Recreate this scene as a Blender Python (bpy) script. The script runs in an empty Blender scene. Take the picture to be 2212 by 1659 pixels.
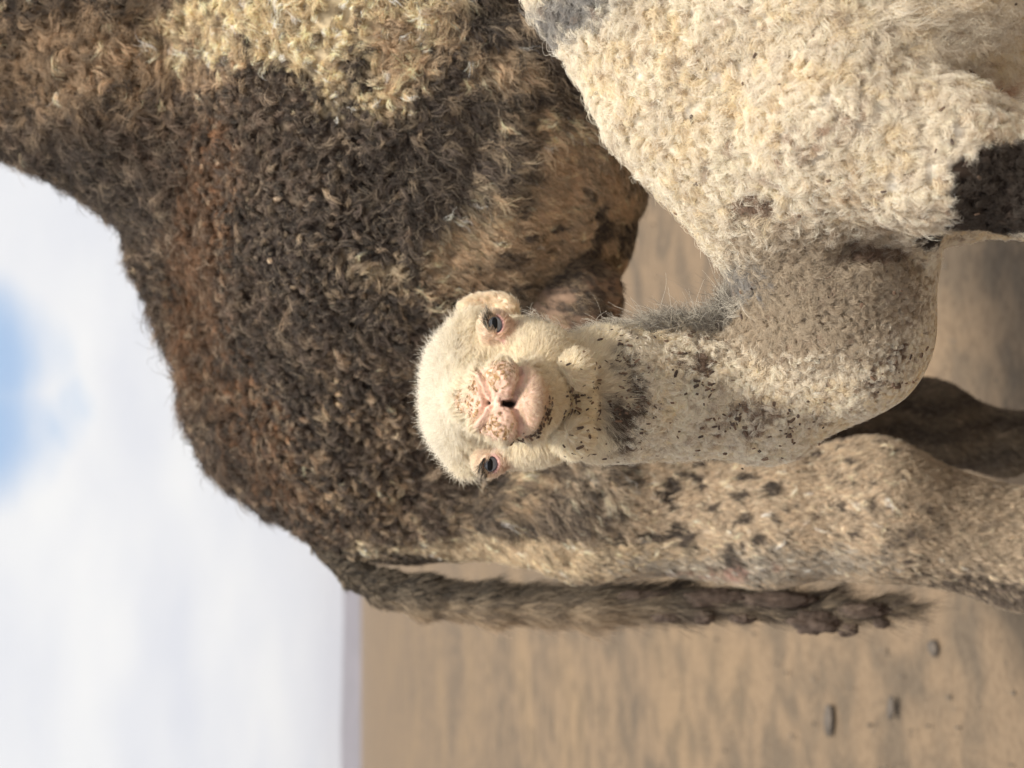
import bpy, bmesh, math, random, time
import numpy as np
from mathutils import Matrix, Vector

T0 = time.time()
FUR = 1.0                     # overall fur density
rng = np.random.default_rng(7)
scene = bpy.context.scene

# ------------------------------------------------------------------ camera
CAM = np.array([0.0, 0.0, 1.5])
PITCH = math.radians(6.1)
HALF = 0.36                   # tan of half the field of view along the long side
cp, sp = math.cos(PITCH), math.sin(PITCH)
FWD = np.array([0, cp, -sp]); UPV = np.array([0, sp, cp]); RGT = np.array([1.0, 0, 0])
cam_d = bpy.data.cameras.new('camera')
cam = bpy.data.objects.new('camera', cam_d)
scene.collection.objects.link(cam)
m = Matrix.Identity(4)
for i in range(3):            # the phone was held sideways: picture left is up
    m[i][0] = -UPV[i]; m[i][1] = RGT[i]; m[i][2] = -FWD[i]; m[i][3] = CAM[i]
cam.matrix_world = m
cam_d.sensor_fit = 'HORIZONTAL'; cam_d.sensor_width = 36.0
cam_d.lens = 18.0 / HALF
cam_d.clip_start = 0.05; cam_d.clip_end = 60000
cam_d.dof.use_dof = True
cam_d.dof.focus_distance = 1.53
cam_d.dof.aperture_fstop = 50.0 / 10.5
scene.camera = cam

# ------------------------------------------------------------------ sky, sun, exposure
SUN_EL, SUN_AZ = math.radians(66), math.radians(158)     # azimuth from +Y towards +X
sund = np.array([math.sin(SUN_AZ) * math.cos(SUN_EL), math.cos(SUN_AZ) * math.cos(SUN_EL), math.sin(SUN_EL)])
world = bpy.data.worlds.new('World'); scene.world = world
world.use_nodes = True
S0 = 2 * HALF / 2212.0        # metres per layout unit at one metre
def norm(v): return v / (np.linalg.norm(v, axis=-1, keepdims=True) + 1e-12)
def P(x, y, d):
    """layout unit (x down the frame, y across it) at distance d -> world point"""
    return CAM + FWD * d - UPV * ((x - 1106) * S0 * d) + RGT * ((829.5 - y) * S0 * d)
SKY_OFF = (0.0, 0.0, 0.0)
def build_world():
    nt = world.node_tree; N = nt.nodes; L = nt.links
    N.clear()
    out = N.new('ShaderNodeOutputWorld'); bg = N.new('ShaderNodeBackground')
    sky = N.new('ShaderNodeTexSky'); sky.sky_type = 'NISHITA'; sky.sun_disc = False
    sky.sun_elevation = SUN_EL; sky.sun_rotation = SUN_AZ
    sky.air_density = 1.0; sky.dust_density = 1.2; sky.ozone_density = 1.0
    tc = N.new('ShaderNodeTexCoord')
    sep = N.new('ShaderNodeSeparateXYZ'); L.new(tc.outputs['Generated'], sep.inputs[0])
    def mth(op, a, b=None, c=None):
        n = N.new('ShaderNodeMath'); n.operation = op
        for i, v in enumerate((a, b, c)):
            if v is None: continue
            if isinstance(v, (int, float)): n.inputs[i].default_value = v
            else: L.new(v, n.inputs[i])
        return n.outputs[0]
    zc = mth('ADD', mth('MAXIMUM', sep.outputs['Z'], 0.0), 0.22)
    px_ = mth('DIVIDE', sep.outputs['X'], zc); py_ = mth('DIVIDE', sep.outputs['Y'], zc)
    comb = N.new('ShaderNodeCombineXYZ'); L.new(px_, comb.inputs[0]); L.new(py_, comb.inputs[1])
    nz = N.new('ShaderNodeTexNoise'); nz.inputs['Scale'].default_value = 1.7; nz.inputs['Detail'].default_value = 7
    nz.inputs['Roughness'].default_value = 0.52; nz.inputs['Distortion'].default_value = 0.35
    mp = N.new('ShaderNodeMapping'); mp.inputs['Location'].default_value = (SKY_OFF[0], SKY_OFF[1], SKY_OFF[2])
    L.new(comb.outputs[0], mp.inputs[0]); L.new(mp.outputs[0], nz.inputs['Vector'])
    cr = N.new('ShaderNodeValToRGB'); L.new(nz.outputs['Fac'], cr.inputs[0])
    cr.color_ramp.elements[0].position = 0.25; cr.color_ramp.elements[0].color = (0, 0, 0, 1)
    cr.color_ramp.elements[1].position = 0.40; cr.color_ramp.elements[1].color = (1, 1, 1, 1)
    cr.color_ramp.interpolation = 'EASE'
    # overcast towards the horizon: the layers overlap there
    hz = N.new('ShaderNodeMapRange'); L.new(sep.outputs['Z'], hz.inputs['Value'])
    hz.inputs['From Min'].default_value = 0.17; hz.inputs['From Max'].default_value = 0.30
    hz.inputs['To Min'].default_value = 1.0; hz.inputs['To Max'].default_value = 0.0; hz.interpolation_type = 'SMOOTHSTEP'
    open_ = None                     # the rift where blue shows
    for (gx, gy, lo_, hi_) in ((-60, 770, 0.9979, 0.9999), (-50, 940, 0.9979, 1.0000), (50, 910, 0.9991, 1.0004)):
        gap = N.new('ShaderNodeVectorMath'); gap.operation = 'DOT_PRODUCT'
        gap.inputs[1].default_value = tuple(norm(P(gx, gy, 1.0) - CAM)); L.new(tc.outputs['Generated'], gap.inputs[0])
        gw = N.new('ShaderNodeMapRange'); gw.interpolation_type = 'SMOOTHSTEP'
        gw.inputs['From Min'].default_value = lo_; gw.inputs['From Max'].default_value = hi_
        L.new(mth('ADD', gap.outputs['Value'], mth('MULTIPLY', mth('SUBTRACT', nz.outputs['Fac'], 0.5), -0.004)), gw.inputs['Value'])
        open_ = gw.outputs[0] if open_ is None else mth('MAXIMUM', open_, gw.outputs[0])
    cover = mth('MULTIPLY', mth('MAXIMUM', cr.outputs['Color'], hz.outputs[0]), mth('SUBTRACT', 1.0, mth('MULTIPLY', open_, 0.95)))
    # soft grey variation inside the cloud
    nz2 = N.new('ShaderNodeTexNoise'); nz2.inputs['Scale'].default_value = 1.6; nz2.inputs['Detail'].default_value = 5
    L.new(mp.outputs[0], nz2.inputs['Vector'])
    cr2 = N.new('ShaderNodeValToRGB'); L.new(nz2.outputs['Fac'], cr2.inputs[0])
    cr2.color_ramp.elements[0].position = 0.35; cr2.color_ramp.elements[0].color = (8.8, 8.95, 9.5, 1)
    cr2.color_ramp.elements[1].position = 0.62; cr2.color_ramp.elements[1].color = (10.4, 10.35, 10.25, 1)
    mx = N.new('ShaderNodeMix'); mx.data_type = 'RGBA'
    blue = N.new('ShaderNodeMix'); blue.data_type = 'RGBA'; blue.blend_type = 'ADD'; blue.inputs[0].default_value = 1.0
    L.new(sky.outputs[0], blue.inputs[6]); blue.inputs[7].default_value = (2.2, 3.0, 4.2, 1)
    L.new(cover, mx.inputs[0]); L.new(blue.outputs[2], mx.inputs[6]); L.new(cr2.outputs['Color'], mx.inputs[7])
    L.new(mx.outputs[2], bg.inputs['Color']); bg.inputs['Strength'].default_value = 0.0505
    L.new(bg.outputs[0], out.inputs[0])
build_world()
sun_d = bpy.data.lights.new('sun', 'SUN'); sun_d.energy = 2.9; sun_d.angle = math.radians(10.0); sun_d.color = (1.0, 0.92, 0.80)
sun = bpy.data.objects.new('sun', sun_d); scene.collection.objects.link(sun)
sun.rotation_euler = Vector(sund).to_track_quat('Z', 'Y').to_euler()
vs = scene.view_settings
scene.display_settings.display_device = 'sRGB'
vs.view_transform = 'Standard'; vs.look = 'None'; vs.exposure = 0.88; vs.gamma = 1.0
cy = scene.cycles
cy.max_bounces = 14; cy.diffuse_bounces = 9; cy.glossy_bounces = 3; cy.transmission_bounces = 9; cy.transparent_max_bounces = 8
cy.use_denoising = True
try: cy.denoiser = 'OPENIMAGEDENOISE'
except Exception: pass
try: scene.cycles_curves.shape = 'RIBBONS'
except Exception: pass

# ------------------------------------------------------------------ helpers
def sc(d): return S0 * d
def flat(p, d):
    """side-on map of an animal's flank: layout units on the upright plane at distance d"""
    q = np.asarray(p) - CAM
    return np.stack([1106 - (q @ UPV) / sc(d), 829.5 - (q @ RGT) / sc(d)], 1)
def blob(xy, x, y, rx, ry, ang=0.0):
    c, s_ = math.cos(ang), math.sin(ang)
    u, v = xy[:, 0] - x, xy[:, 1] - y
    return np.hypot((u * c + v * s_) / rx, (-u * s_ + v * c) / ry)
def facing(p, n):
    return -(norm(p - CAM) * n).sum(1)

def mesh_obj(name, verts, faces, mat, parent=None, smooth=True):
    me = bpy.data.meshes.new(name)
    me.from_pydata([tuple(map(float, v)) for v in verts], [], [tuple(map(int, f)) for f in faces])
    me.update()
    if smooth: me.polygons.foreach_set('use_smooth', [True] * len(me.polygons))
    o = bpy.data.objects.new(name, me); scene.collection.objects.link(o)
    if mat: me.materials.append(mat)
    if parent: o.parent = parent
    return o
def tag(o, label=None, cat=None, group=None, kind=None):
    if label: o['label'] = label
    if cat: o['category'] = cat
    if group: o['group'] = group
    if kind: o['kind'] = kind
    return o
def empty(name, loc):
    o = bpy.data.objects.new(name, None); scene.collection.objects.link(o); o.location = loc
    return o
def adopt(child, root):
    child.parent = root
    child.matrix_parent_inverse = Matrix.Translation(-Vector(root.location))

# ---- noise (value noise, numpy)
def _hash(ix, iy, iz, seed):
    h = (ix.astype(np.uint32) * np.uint32(374761393) + iy.astype(np.uint32) * np.uint32(668265263)
         + iz.astype(np.uint32) * np.uint32(2147483647) + np.uint32(seed * 1274126177 & 0xffffffff))
    h = (h ^ (h >> np.uint32(13))) * np.uint32(1274126177)
    h = h ^ (h >> np.uint32(16))
    return (h & np.uint32(0xffff)).astype(np.float32) / 65535.0
def vnoise(p, freq, seed=0):
    q = np.asarray(p, np.float32) * freq + 1000.0
    i = np.floor(q).astype(np.int64); f = (q - i).astype(np.float32)
    f = f * f * (3 - 2 * f)
    r = 0
    for dx in (0, 1):
        wx = f[:, 0] if dx else 1 - f[:, 0]
        for dy in (0, 1):
            wy = f[:, 1] if dy else 1 - f[:, 1]
            for dz in (0, 1):
                wz = f[:, 2] if dz else 1 - f[:, 2]
                r = r + wx * wy * wz * _hash(i[:, 0] + dx, i[:, 1] + dy, i[:, 2] + dz, seed)
    return r
def fbm(p, freq, seed=0, octv=3):
    r = 0; a = 1.0; s = 0
    for k in range(octv):
        r = r + a * vnoise(p, freq * 2 ** k, seed + k * 17); s += a; a *= 0.55
    return r / s
def sstep(a, b, x):
    t = np.clip((x - a) / (b - a), 0, 1)
    return t * t * (3 - 2 * t)

# ---- implicit bodies: rounded cones and ellipsoids blended smoothly, then meshed
class Body:
    def __init__(s): s.pr = []
    def cone(s, a, ra, b, rb, k=0.03, sub=False): s.pr.append(('c', np.array(a), ra, np.array(b), rb, k, sub))
    def chain(s, pts, k=0.03):
        for (a, ra), (b, rb) in zip(pts[:-1], pts[1:]): s.cone(a, ra, b, rb, k)
    def ell(s, c, ax, k=0.03, rot=None, sub=False):
        s.pr.append(('e', np.array(c), np.array(ax, float), np.eye(3) if rot is None else np.array(rot), None, k, sub))
    @staticmethod
    def one(q, p):
        if q[0] == 'c':
            _, a, ra, b, rb, k, sub = q
            ba = b - a; l2 = ba @ ba
            t = np.clip(((p - a) @ ba) / l2, 0, 1)
            w = p - a - t[:, None] * ba
            return np.sqrt(np.einsum('ij,ij->i', w, w)) - (ra + (rb - ra) * t)
        _, c, ax, rot, _, k, sub = q
        l = ((p - c) @ rot.T) / ax
        k0 = np.sqrt(np.einsum('ij,ij->i', l, l)); l = l / ax; k1 = np.sqrt(np.einsum('ij,ij->i', l, l))
        return np.where(k1 > 1e-9, k0 * (k0 - 1) / (k1 + 1e-12), -ax.min())
    def f(s, p, prims=None):
        d = None
        for q in (s.pr if prims is None else prims):
            e = s.one(q, p); k, sub = q[5], q[6]
            if d is None: d = e; continue
            if sub:
                h = np.clip(0.5 - 0.5 * (d + e) / k, 0, 1)
                d = d * (1 - h) + (-e) * h + k * h * (1 - h)
            else:
                h = np.clip(0.5 + 0.5 * (d - e) / k, 0, 1)
                d = d * (1 - h) + e * h - k * h * (1 - h)
        return d
    def fc(s, p, cell=0.12):
        """evaluate in cells, with only the shapes that can reach each cell"""
        if len(p) < 2000: return s.f(p)
        ki = np.floor(p / cell).astype(np.int64) + 500
        key = (ki[:, 0] * 2000 + ki[:, 1]) * 2000 + ki[:, 2]
        order = np.argsort(key, kind='stable'); ks = key[order]
        st = np.concatenate([[0], np.flatnonzero(np.diff(ks)) + 1, [len(ks)]])
        cen = (ki[order[st[:-1]]] - 500 + 0.5) * cell
        rad = cell * 0.8661
        ec = np.stack([s.one(q, cen) for q in s.pr], 1)
        kk = np.array([q[5] for q in s.pr]); sub = np.array([q[6] for q in s.pr])
        dm = np.where(sub[None], 9, ec).min(1)
        use = ec < (dm[:, None] + 2.6 * rad + kk[None])
        use[:, sub] = ec[:, sub] < rad * 1.5 + 0.05
        out = np.empty(len(p))
        for g in range(len(st) - 1):
            ix = order[st[g]:st[g + 1]]
            out[ix] = s.f(p[ix], [s.pr[i] for i in np.flatnonzero(use[g])])
        return out
    def grad(s, p, e=8e-4):
        g = 0                                     # four samples on a tetrahedron
        for k in ((1, -1, -1), (-1, -1, 1), (-1, 1, -1), (1, 1, 1)):
            k = np.array(k, float)
            g = g + s.fc(p + k * e)[:, None] * k
        return norm(g)
    def project(s, v, n=2):
        for _ in range(n):
            v = v - s.grad(v) * np.clip(s.fc(v), -0.02, 0.02)[:, None]
        return v
    def mesh(s, lo, hi, h, B=6):
        lo = np.array(lo, float); hi = np.array(hi, float)
        nb = np.ceil((hi - lo) / (h * B)).astype(int)
        n = nb * B + 1
        ci = np.stack(np.meshgrid(*[np.arange(k) for k in nb], indexing='ij'), -1).reshape(-1, 3)
        cc = lo + (ci + 0.5) * B * h
        act = ci[np.abs(s.fc(cc)) < B * h * 0.87 * 1.3]
        mask = np.zeros(tuple(n), bool)
        for dx in range(B + 1):
            for dy in range(B + 1):
                for dz in range(B + 1):
                    mask[act[:, 0] * B + dx, act[:, 1] * B + dy, act[:, 2] * B + dz] = True
        idx = np.argwhere(mask)
        val = np.full(tuple(n), np.nan, np.float32)
        val[mask] = s.fc(lo + idx * h)
        # surface nets
        cell_sum = np.zeros(tuple(n - 1) + (3,), np.float32); cnt = np.zeros(tuple(n - 1), np.int16)
        edges = []
        corners = [(a, b, c) for a in (0, 1) for b in (0, 1) for c in (0, 1)]
        def sl(c): return tuple(slice(c[i], n[i] - 1 + c[i]) for i in range(3))
        for c in corners:
            for ax in range(3):
                if c[ax]: continue
                c2 = list(c); c2[ax] = 1
                a = val[sl(c)]; b = val[sl(c2)]
                with np.errstate(invalid='ignore'):
                    cr = (a < 0) != (b < 0)
                    cr &= ~(np.isnan(a) | np.isnan(b))
                w = np.argwhere(cr)
                if not len(w): continue
                av = a[cr]; bv = b[cr]; t = av / (av - bv)
                pt = np.tile(np.array(c, np.float32), (len(w), 1)); pt[:, ax] = t
                cell_sum[cr] += pt; cnt[cr] += 1
        has = cnt > 0
        vid = np.full(tuple(n - 1), -1, np.int64); vid[has] = np.arange(has.sum())
        base = np.argwhere(has)
        V = lo + (base + cell_sum[has] / cnt[has][:, None]) * h
        Q = []
        for ax in range(3):
            u, w = (ax + 1) % 3, (ax + 2) % 3
            s1 = [slice(None)] * 3; s2 = [slice(None)] * 3
            s1[ax] = slice(0, n[ax] - 1); s2[ax] = slice(1, n[ax])
            a = val[tuple(s1)]; b = val[tuple(s2)]
            with np.errstate(invalid='ignore'):
                cr = ((a < 0) != (b < 0)) & ~(np.isnan(a) | np.isnan(b))
            e = np.argwhere(cr); neg = a[cr] < 0
            ok = (e[:, u] > 0) & (e[:, w] > 0) & (e[:, u] < n[u] - 1) & (e[:, w] < n[w] - 1)
            e = e[ok]; neg = neg[ok]
            def at(du, dw):
                q = e.copy(); q[:, u] += du; q[:, w] += dw
                return vid[q[:, 0], q[:, 1], q[:, 2]]
            q = np.stack([at(-1, -1), at(0, -1), at(0, 0), at(-1, 0)], 1)
            q[~neg] = q[~neg][:, ::-1]
            Q.append(q[(q >= 0).all(1)])
        return s.project(V, 1), np.concatenate(Q)

def refine(V, F, inside, body):
    """split the faces whose corners pass inside() and lay the new points on the body"""
    me = bpy.data.meshes.new('tmp'); me.from_pydata(V.tolist(), [], [list(map(int, f)) for f in F]); me.update()
    bm = bmesh.new(); bm.from_mesh(me); bpy.data.meshes.remove(me)
    bm.verts.ensure_lookup_table()
    ok = inside(V)
    ed = [e for e in bm.edges if ok[e.verts[0].index] and ok[e.verts[1].index]]
    bmesh.ops.subdivide_edges(bm, edges=ed, cuts=1, use_grid_fill=True)
    bm.verts.index_update(); bm.verts.ensure_lookup_table()
    V2 = np.array([v.co[:] for v in bm.verts]); F2 = [[v.index for v in f.verts] for f in bm.faces]
    bm.free()
    sel = inside(V2)
    V2[sel] = body.project(V2[sel], 2)
    return V2, F2
def tris_of(F):
    T = []
    for f in F:
        for i in range(1, len(f) - 1): T.append((f[0], f[i], f[i + 1]))
    return np.array(T, np.int64)
def vnormals(V, T):
    fn = np.cross(V[T[:, 1]] - V[T[:, 0]], V[T[:, 2]] - V[T[:, 0]])
    n = np.zeros_like(V)
    for i in range(3): np.add.at(n, T[:, i], fn)
    return norm(n)
def seg_dist(p, pts):
    d = np.full(len(p), 1e9)
    for a, b in zip(pts[:-1], pts[1:]):
        a = np.array(a); b = np.array(b); ba = b - a
        t = np.clip(((p - a) @ ba) / (ba @ ba), 0, 1)
        d = np.minimum(d, np.linalg.norm(p - a - t[:, None] * ba, axis=1))
    return d
def set_color(o, name, col):
    a = o.data.attributes.new(name, 'FLOAT_COLOR', 'POINT')
    c = np.ones((len(col), 4), np.float32); c[:, :3] = col
    a.data.foreach_set('color', c.ravel())

# ------------------------------------------------------------------ materials
def new_mat(name):
    mt = bpy.data.materials.new(name); mt.use_nodes = True
    nt = mt.node_tree; nt.nodes.clear()
    out = nt.nodes.new('ShaderNodeOutputMaterial')
    return mt, nt, out
def mat_skin(name, attr='coat', rough=0.8, scale=60.0, dark=0.25, bump=0.3):
    mt, nt, out = new_mat(name); N = nt.nodes; L = nt.links
    b = N.new('ShaderNodeBsdfPrincipled'); b.inputs['Roughness'].default_value = rough
    b.inputs['Specular IOR Level'].default_value = 0.2
    at = N.new('ShaderNodeAttribute'); at.attribute_name = attr
    tc = N.new('ShaderNodeTexCoord')
    nz = N.new('ShaderNodeTexNoise'); nz.inputs['Scale'].default_value = scale; nz.inputs['Detail'].default_value = 4
    L.new(tc.outputs['Object'], nz.inputs['Vector'])
    mr = N.new('ShaderNodeMapRange'); L.new(nz.outputs['Fac'], mr.inputs['Value'])
    mr.inputs['From Min'].default_value = 0.3; mr.inputs['From Max'].default_value = 0.7
    mr.inputs['To Min'].default_value = 1 - dark; mr.inputs['To Max'].default_value = 1 + dark
    vm = N.new('ShaderNodeVectorMath'); vm.operation = 'SCALE'
    L.new(at.outputs['Color'], vm.inputs[0]); L.new(mr.outputs[0], vm.inputs['Scale'])
    L.new(vm.outputs[0], b.inputs['Base Color'])
    bp = N.new('ShaderNodeBump'); bp.inputs['Strength'].default_value = bump; bp.inputs['Distance'].default_value = 0.004
    L.new(nz.outputs['Fac'], bp.inputs['Height']); L.new(bp.outputs[0], b.inputs['Normal'])
    L.new(b.outputs[0], out.inputs[0])
    return mt
def mat_hair(name, trans=0.35, gloss=0.06):
    mt, nt, out = new_mat(name); N = nt.nodes; L = nt.links
    at = N.new('ShaderNodeAttribute'); at.attribute_name = 'coat'
    df = N.new('ShaderNodeBsdfDiffuse'); tr = N.new('ShaderNodeBsdfTranslucent')
    L.new(at.outputs['Color'], df.inputs['Color']); L.new(at.outputs['Color'], tr.inputs['Color'])
    mx = N.new('ShaderNodeMixShader'); mx.inputs[0].default_value = trans
    L.new(df.outputs[0], mx.inputs[1]); L.new(tr.outputs[0], mx.inputs[2])
    gl = N.new('ShaderNodeBsdfHair'); gl.component = 'Reflection'
    gl.inputs['RoughnessU'].default_value = 0.35; gl.inputs['RoughnessV'].default_value = 0.8
    gl.inputs['Color'].default_value = (0.9, 0.87, 0.8, 1)
    m2 = N.new('ShaderNodeMixShader'); m2.inputs[0].default_value = gloss
    L.new(mx.outputs[0], m2.inputs[1]); L.new(gl.outputs[0], m2.inputs[2])
    L.new(m2.outputs[0], out.inputs[0])
    return mt
def mat_plain(name, col, rough=0.7, var=0.2, scale=40.0, bump=0.2, bd=0.003, spec=0.3):
    mt, nt, out = new_mat(name); N = nt.nodes; L = nt.links
    b = N.new('ShaderNodeBsdfPrincipled'); b.inputs['Roughness'].default_value = rough
    b.inputs['Specular IOR Level'].default_value = spec
    tc = N.new('ShaderNodeTexCoord')
    nz = N.new('ShaderNodeTexNoise'); nz.inputs['Scale'].default_value = scale; nz.inputs['Detail'].default_value = 5
    L.new(tc.outputs['Object'], nz.inputs['Vector'])
    cr = N.new('ShaderNodeValToRGB'); L.new(nz.outputs['Fac'], cr.inputs[0])
    cr.color_ramp.elements[0].position = 0.3; cr.color_ramp.elements[1].position = 0.7
    cr.color_ramp.elements[0].color = tuple(c * (1 - var) for c in col) + (1,)
    cr.color_ramp.elements[1].color = tuple(min(1, c * (1 + var)) for c in col) + (1,)
    L.new(cr.outputs[0], b.inputs['Base Color'])
    bp = N.new('ShaderNodeBump'); bp.inputs['Strength'].default_value = bump; bp.inputs['Distance'].default_value = bd
    L.new(nz.outputs['Fac'], bp.inputs['Height']); L.new(bp.outputs[0], b.inputs['Normal'])
    L.new(b.outputs[0], out.inputs[0])
    return mt
M_HIDE = mat_skin('hide')
M_HAIR = mat_hair('wool', trans=0.4)
M_HAIRD = mat_hair('dark_wool', trans=0.3, gloss=0.05)

# ------------------------------------------------------------------ fur
def sample(V, T, N_, n, dens):
    a, b, c = V[T[:, 0]], V[T[:, 1]], V[T[:, 2]]
    cen = (a + b + c) / 3
    ar = 0.5 * np.linalg.norm(np.cross(b - a, c - a), axis=1) * dens(cen, norm(N_[T[:, 0]] + N_[T[:, 1]] + N_[T[:, 2]]))
    tot = ar.sum(); cnt = int(n(tot) if callable(n) else n)
    cdf = np.cumsum(ar) / tot
    t = np.minimum(np.searchsorted(cdf, rng.random(cnt)), len(T) - 1)
    u = rng.random((cnt, 2)); fl = u.sum(1) > 1; u[fl] = 1 - u[fl]
    w = np.stack([1 - u.sum(1), u[:, 0], u[:, 1]], 1)
    tv = T[t]
    p = (V[tv] * w[:, :, None]).sum(1); n_ = norm((N_[tv] * w[:, :, None]).sum(1))
    return p, n_
def grow(name, p, n, comb, par, color, mat, parent, per=20, K=8, seed=1):
    """p, n: lock roots and normals; comb: wished lie of the hair (tangent);
    par: dict of per-lock arrays: L length, a0 first angle off the normal, kap bend, lift, wave, turns, spread, clump, rad"""
    g = np.random.default_rng(seed)
    M = len(p)
    t = norm(comb - (comb * n).sum(1, keepdims=True) * n)
    ang = g.normal(0, 1, M) * par['swirl']
    b = np.cross(n, t)
    e = t * np.cos(ang)[:, None] + b * np.sin(ang)[:, None]
    b = np.cross(n, e)
    ph = g.random(M) * 6.283
    def rep(x): return np.repeat(x, per, axis=0).astype(np.float32)
    H = M * per
    pn, nn, ee, bb = rep(p), rep(n), rep(e), rep(b)
    jit = lambda s: (1 + g.normal(0, s, H)).astype(np.float32)
    L_ = rep(par['L']) * np.clip(jit(0.18), 0.4, 1.6); a0 = rep(par['a0']) + g.normal(0, 0.12, H).astype(np.float32)
    kap = rep(par['kap']) * jit(0.12) + 1e-3
    wav = rep(par['wave']); trn = rep(par['turns']); php = rep(ph) + g.normal(0, 0.35, H).astype(np.float32)
    r = np.sqrt(g.random(H)).astype(np.float32); th = (g.random(H) * 6.283).astype(np.float32)
    sprd = rep(par['spread'])
    ox, oy = r * np.cos(th) * sprd, r * np.sin(th) * sprd
    clump = rep(par['clump']); lift = rep(par['lift'])
    tw = g.normal(0, 0.25, H).astype(np.float32)
    pos = np.empty((H, K, 3), np.float32)
    flick = g.normal(0, 1, (H, 3)).astype(np.float32) * (L_ * rep(par['frizz']) * np.where(g.random(H) < 0.12, 2.6, 1.0).astype(np.float32))[:, None]
    for j in range(K):
        s = j / (K - 1)
        R = L_ / kap
        up = R * (np.sin(a0 + kap * s) - np.sin(a0)) + lift * s ** 0.7
        al = R * (np.cos(a0) - np.cos(a0 + kap * s))
        sd = wav * np.sin(6.283 * trn * s + php) * s + tw * al * 0.5
        c = 1 - clump * s ** 0.8
        pos[:, j] = pn + nn * up[:, None] + ee * (al + ox * c)[:, None] + bb * (sd + oy * c)[:, None] + flick * (s * s)
    col = rep(color) * np.clip(jit(par.get('cvar', 0.13)), 0.5, 1.6)[:, None]
    if 'hi' in par:                # some hairs of each lock take a paler colour
        k = ((g.random(H) < rep(par['hi'])) * (0.35 + 0.65 * g.random(H)))[:, None]
        col = col * (1 - k) + k * np.array(par['hic'])
    rad = rep(par['rad'])
    cu = bpy.data.hair_curves.new(name)
    cu.add_curves([K] * H)
    cu.attributes['position'].data.foreach_set('vector', pos.ravel())
    ra = cu.attributes.get('radius') or cu.attributes.new('radius', 'FLOAT', 'POINT')
    prof = np.array([1 - 0.65 * (j / (K - 1)) ** 1.5 for j in range(K)], np.float32)
    ra.data.foreach_set('value', (rad[:, None] * prof[None]).ravel())
    ca = cu.attributes.new('coat', 'FLOAT_COLOR', 'CURVE')
    cc = np.ones((H, 4), np.float32); cc[:, :3] = np.clip(col, 0.003, 0.95)
    ca.data.foreach_set('color', cc.ravel())
    o = bpy.data.objects.new(name, cu); scene.collection.objects.link(o)
    cu.materials.append(mat)
    o['kind'] = 'stuff'
    adopt(o, parent)
    return o
# ------------------------------------------------------------------ ground, hills
def build_ground():
    xs = np.concatenate([-np.geomspace(6400, 14, 26), np.arange(-12, 12.01, 0.25), np.geomspace(14, 6400, 26)])
    ys = np.concatenate([-np.geomspace(6400, 6, 22), np.arange(-4, 16.01, 0.25), np.geomspace(17, 6400, 30)])
    X, Y = np.meshgrid(xs, ys, indexing='ij')
    p = np.stack([X.ravel(), Y.ravel(), 0 * X.ravel()], 1)
    near = 1 - sstep(15, 40, np.hypot(p[:, 0], p[:, 1]))
    p[:, 2] = (fbm(p, 0.9, 3, 4) - 0.55) * 0.07 * near - 0.02
    nx, ny = len(xs), len(ys)
    i, j = np.meshgrid(np.arange(nx - 1), np.arange(ny - 1), indexing='ij')
    a = (i * ny + j).ravel()
    F = np.stack([a, a + ny, a + ny + 1, a + 1], 1)
    mt, nt, out = new_mat('desert_ground'); N = nt.nodes; L = nt.links
    b = N.new('ShaderNodeBsdfPrincipled'); b.inputs['Roughness'].default_value = 0.95; b.inputs['Specular IOR Level'].default_value = 0.1
    g = N.new('ShaderNodeNewGeometry')
    def noise(s, d, dist=0.0):
        z = N.new('ShaderNodeTexNoise'); z.inputs['Scale'].default_value = s; z.inputs['Detail'].default_value = d
        z.inputs['Distortion'].default_value = dist
        L.new(g.outputs['Position'], z.inputs['Vector']); return z.outputs['Fac']
    def ramp(f, *st):
        r = N.new('ShaderNodeValToRGB'); L.new(f, r.inputs[0])
        while len(r.color_ramp.elements) < len(st): r.color_ramp.elements.new(0.5)
        for e, (q, c) in zip(r.color_ramp.elements, st): e.position = q; e.color = c + (1,)
        return r.outputs[0]
    def mix(f, a_, b_, bl='MIX'):
        m_ = N.new('ShaderNodeMix'); m_.data_type = 'RGBA'; m_.blend_type = bl
        if isinstance(f, float): m_.inputs[0].default_value = f
        else: L.new(f, m_.inputs[0])
        L.new(a_, m_.inputs[6]); L.new(b_, m_.inputs[7]); return m_.outputs[2]
    big = ramp(noise(0.30, 5, 0.6), (0.34, (0.14, 0.117, 0.093)), (0.52, (0.225, 0.172, 0.120)), (0.68, (0.31, 0.228, 0.140)))
    mid = ramp(noise(4.2, 6, 0.5), (0.40, (0.115, 0.098, 0.08)), (0.58, (0.265, 0.198, 0.136)))
    c = mix(0.55, big, mid)
    fine = ramp(noise(38, 4), (0.36, (0.55, 0.53, 0.52)), (0.56, (1.06, 1.04, 1.0)))
    c = mix(0.35, c, fine, 'MULTIPLY')
    tone = N.new('ShaderNodeRGB'); tone.outputs[0].default_value = (0.82, 0.80, 0.78, 1)
    c = mix(1.0, c, tone.outputs[0], 'MULTIPLY')
    L.new(c, b.inputs['Base Color'])
    bp = N.new('ShaderNodeBump'); bp.inputs['Strength'].default_value = 0.3; bp.inputs['Distance'].default_value = 0.02
    L.new(noise(22, 6), bp.inputs['Height']); L.new(bp.outputs[0], b.inputs['Normal'])
    L.new(b.outputs[0], out.inputs[0])
    o = mesh_obj('ground', p, F, mt); o['kind'] = 'structure'
build_ground()
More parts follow.
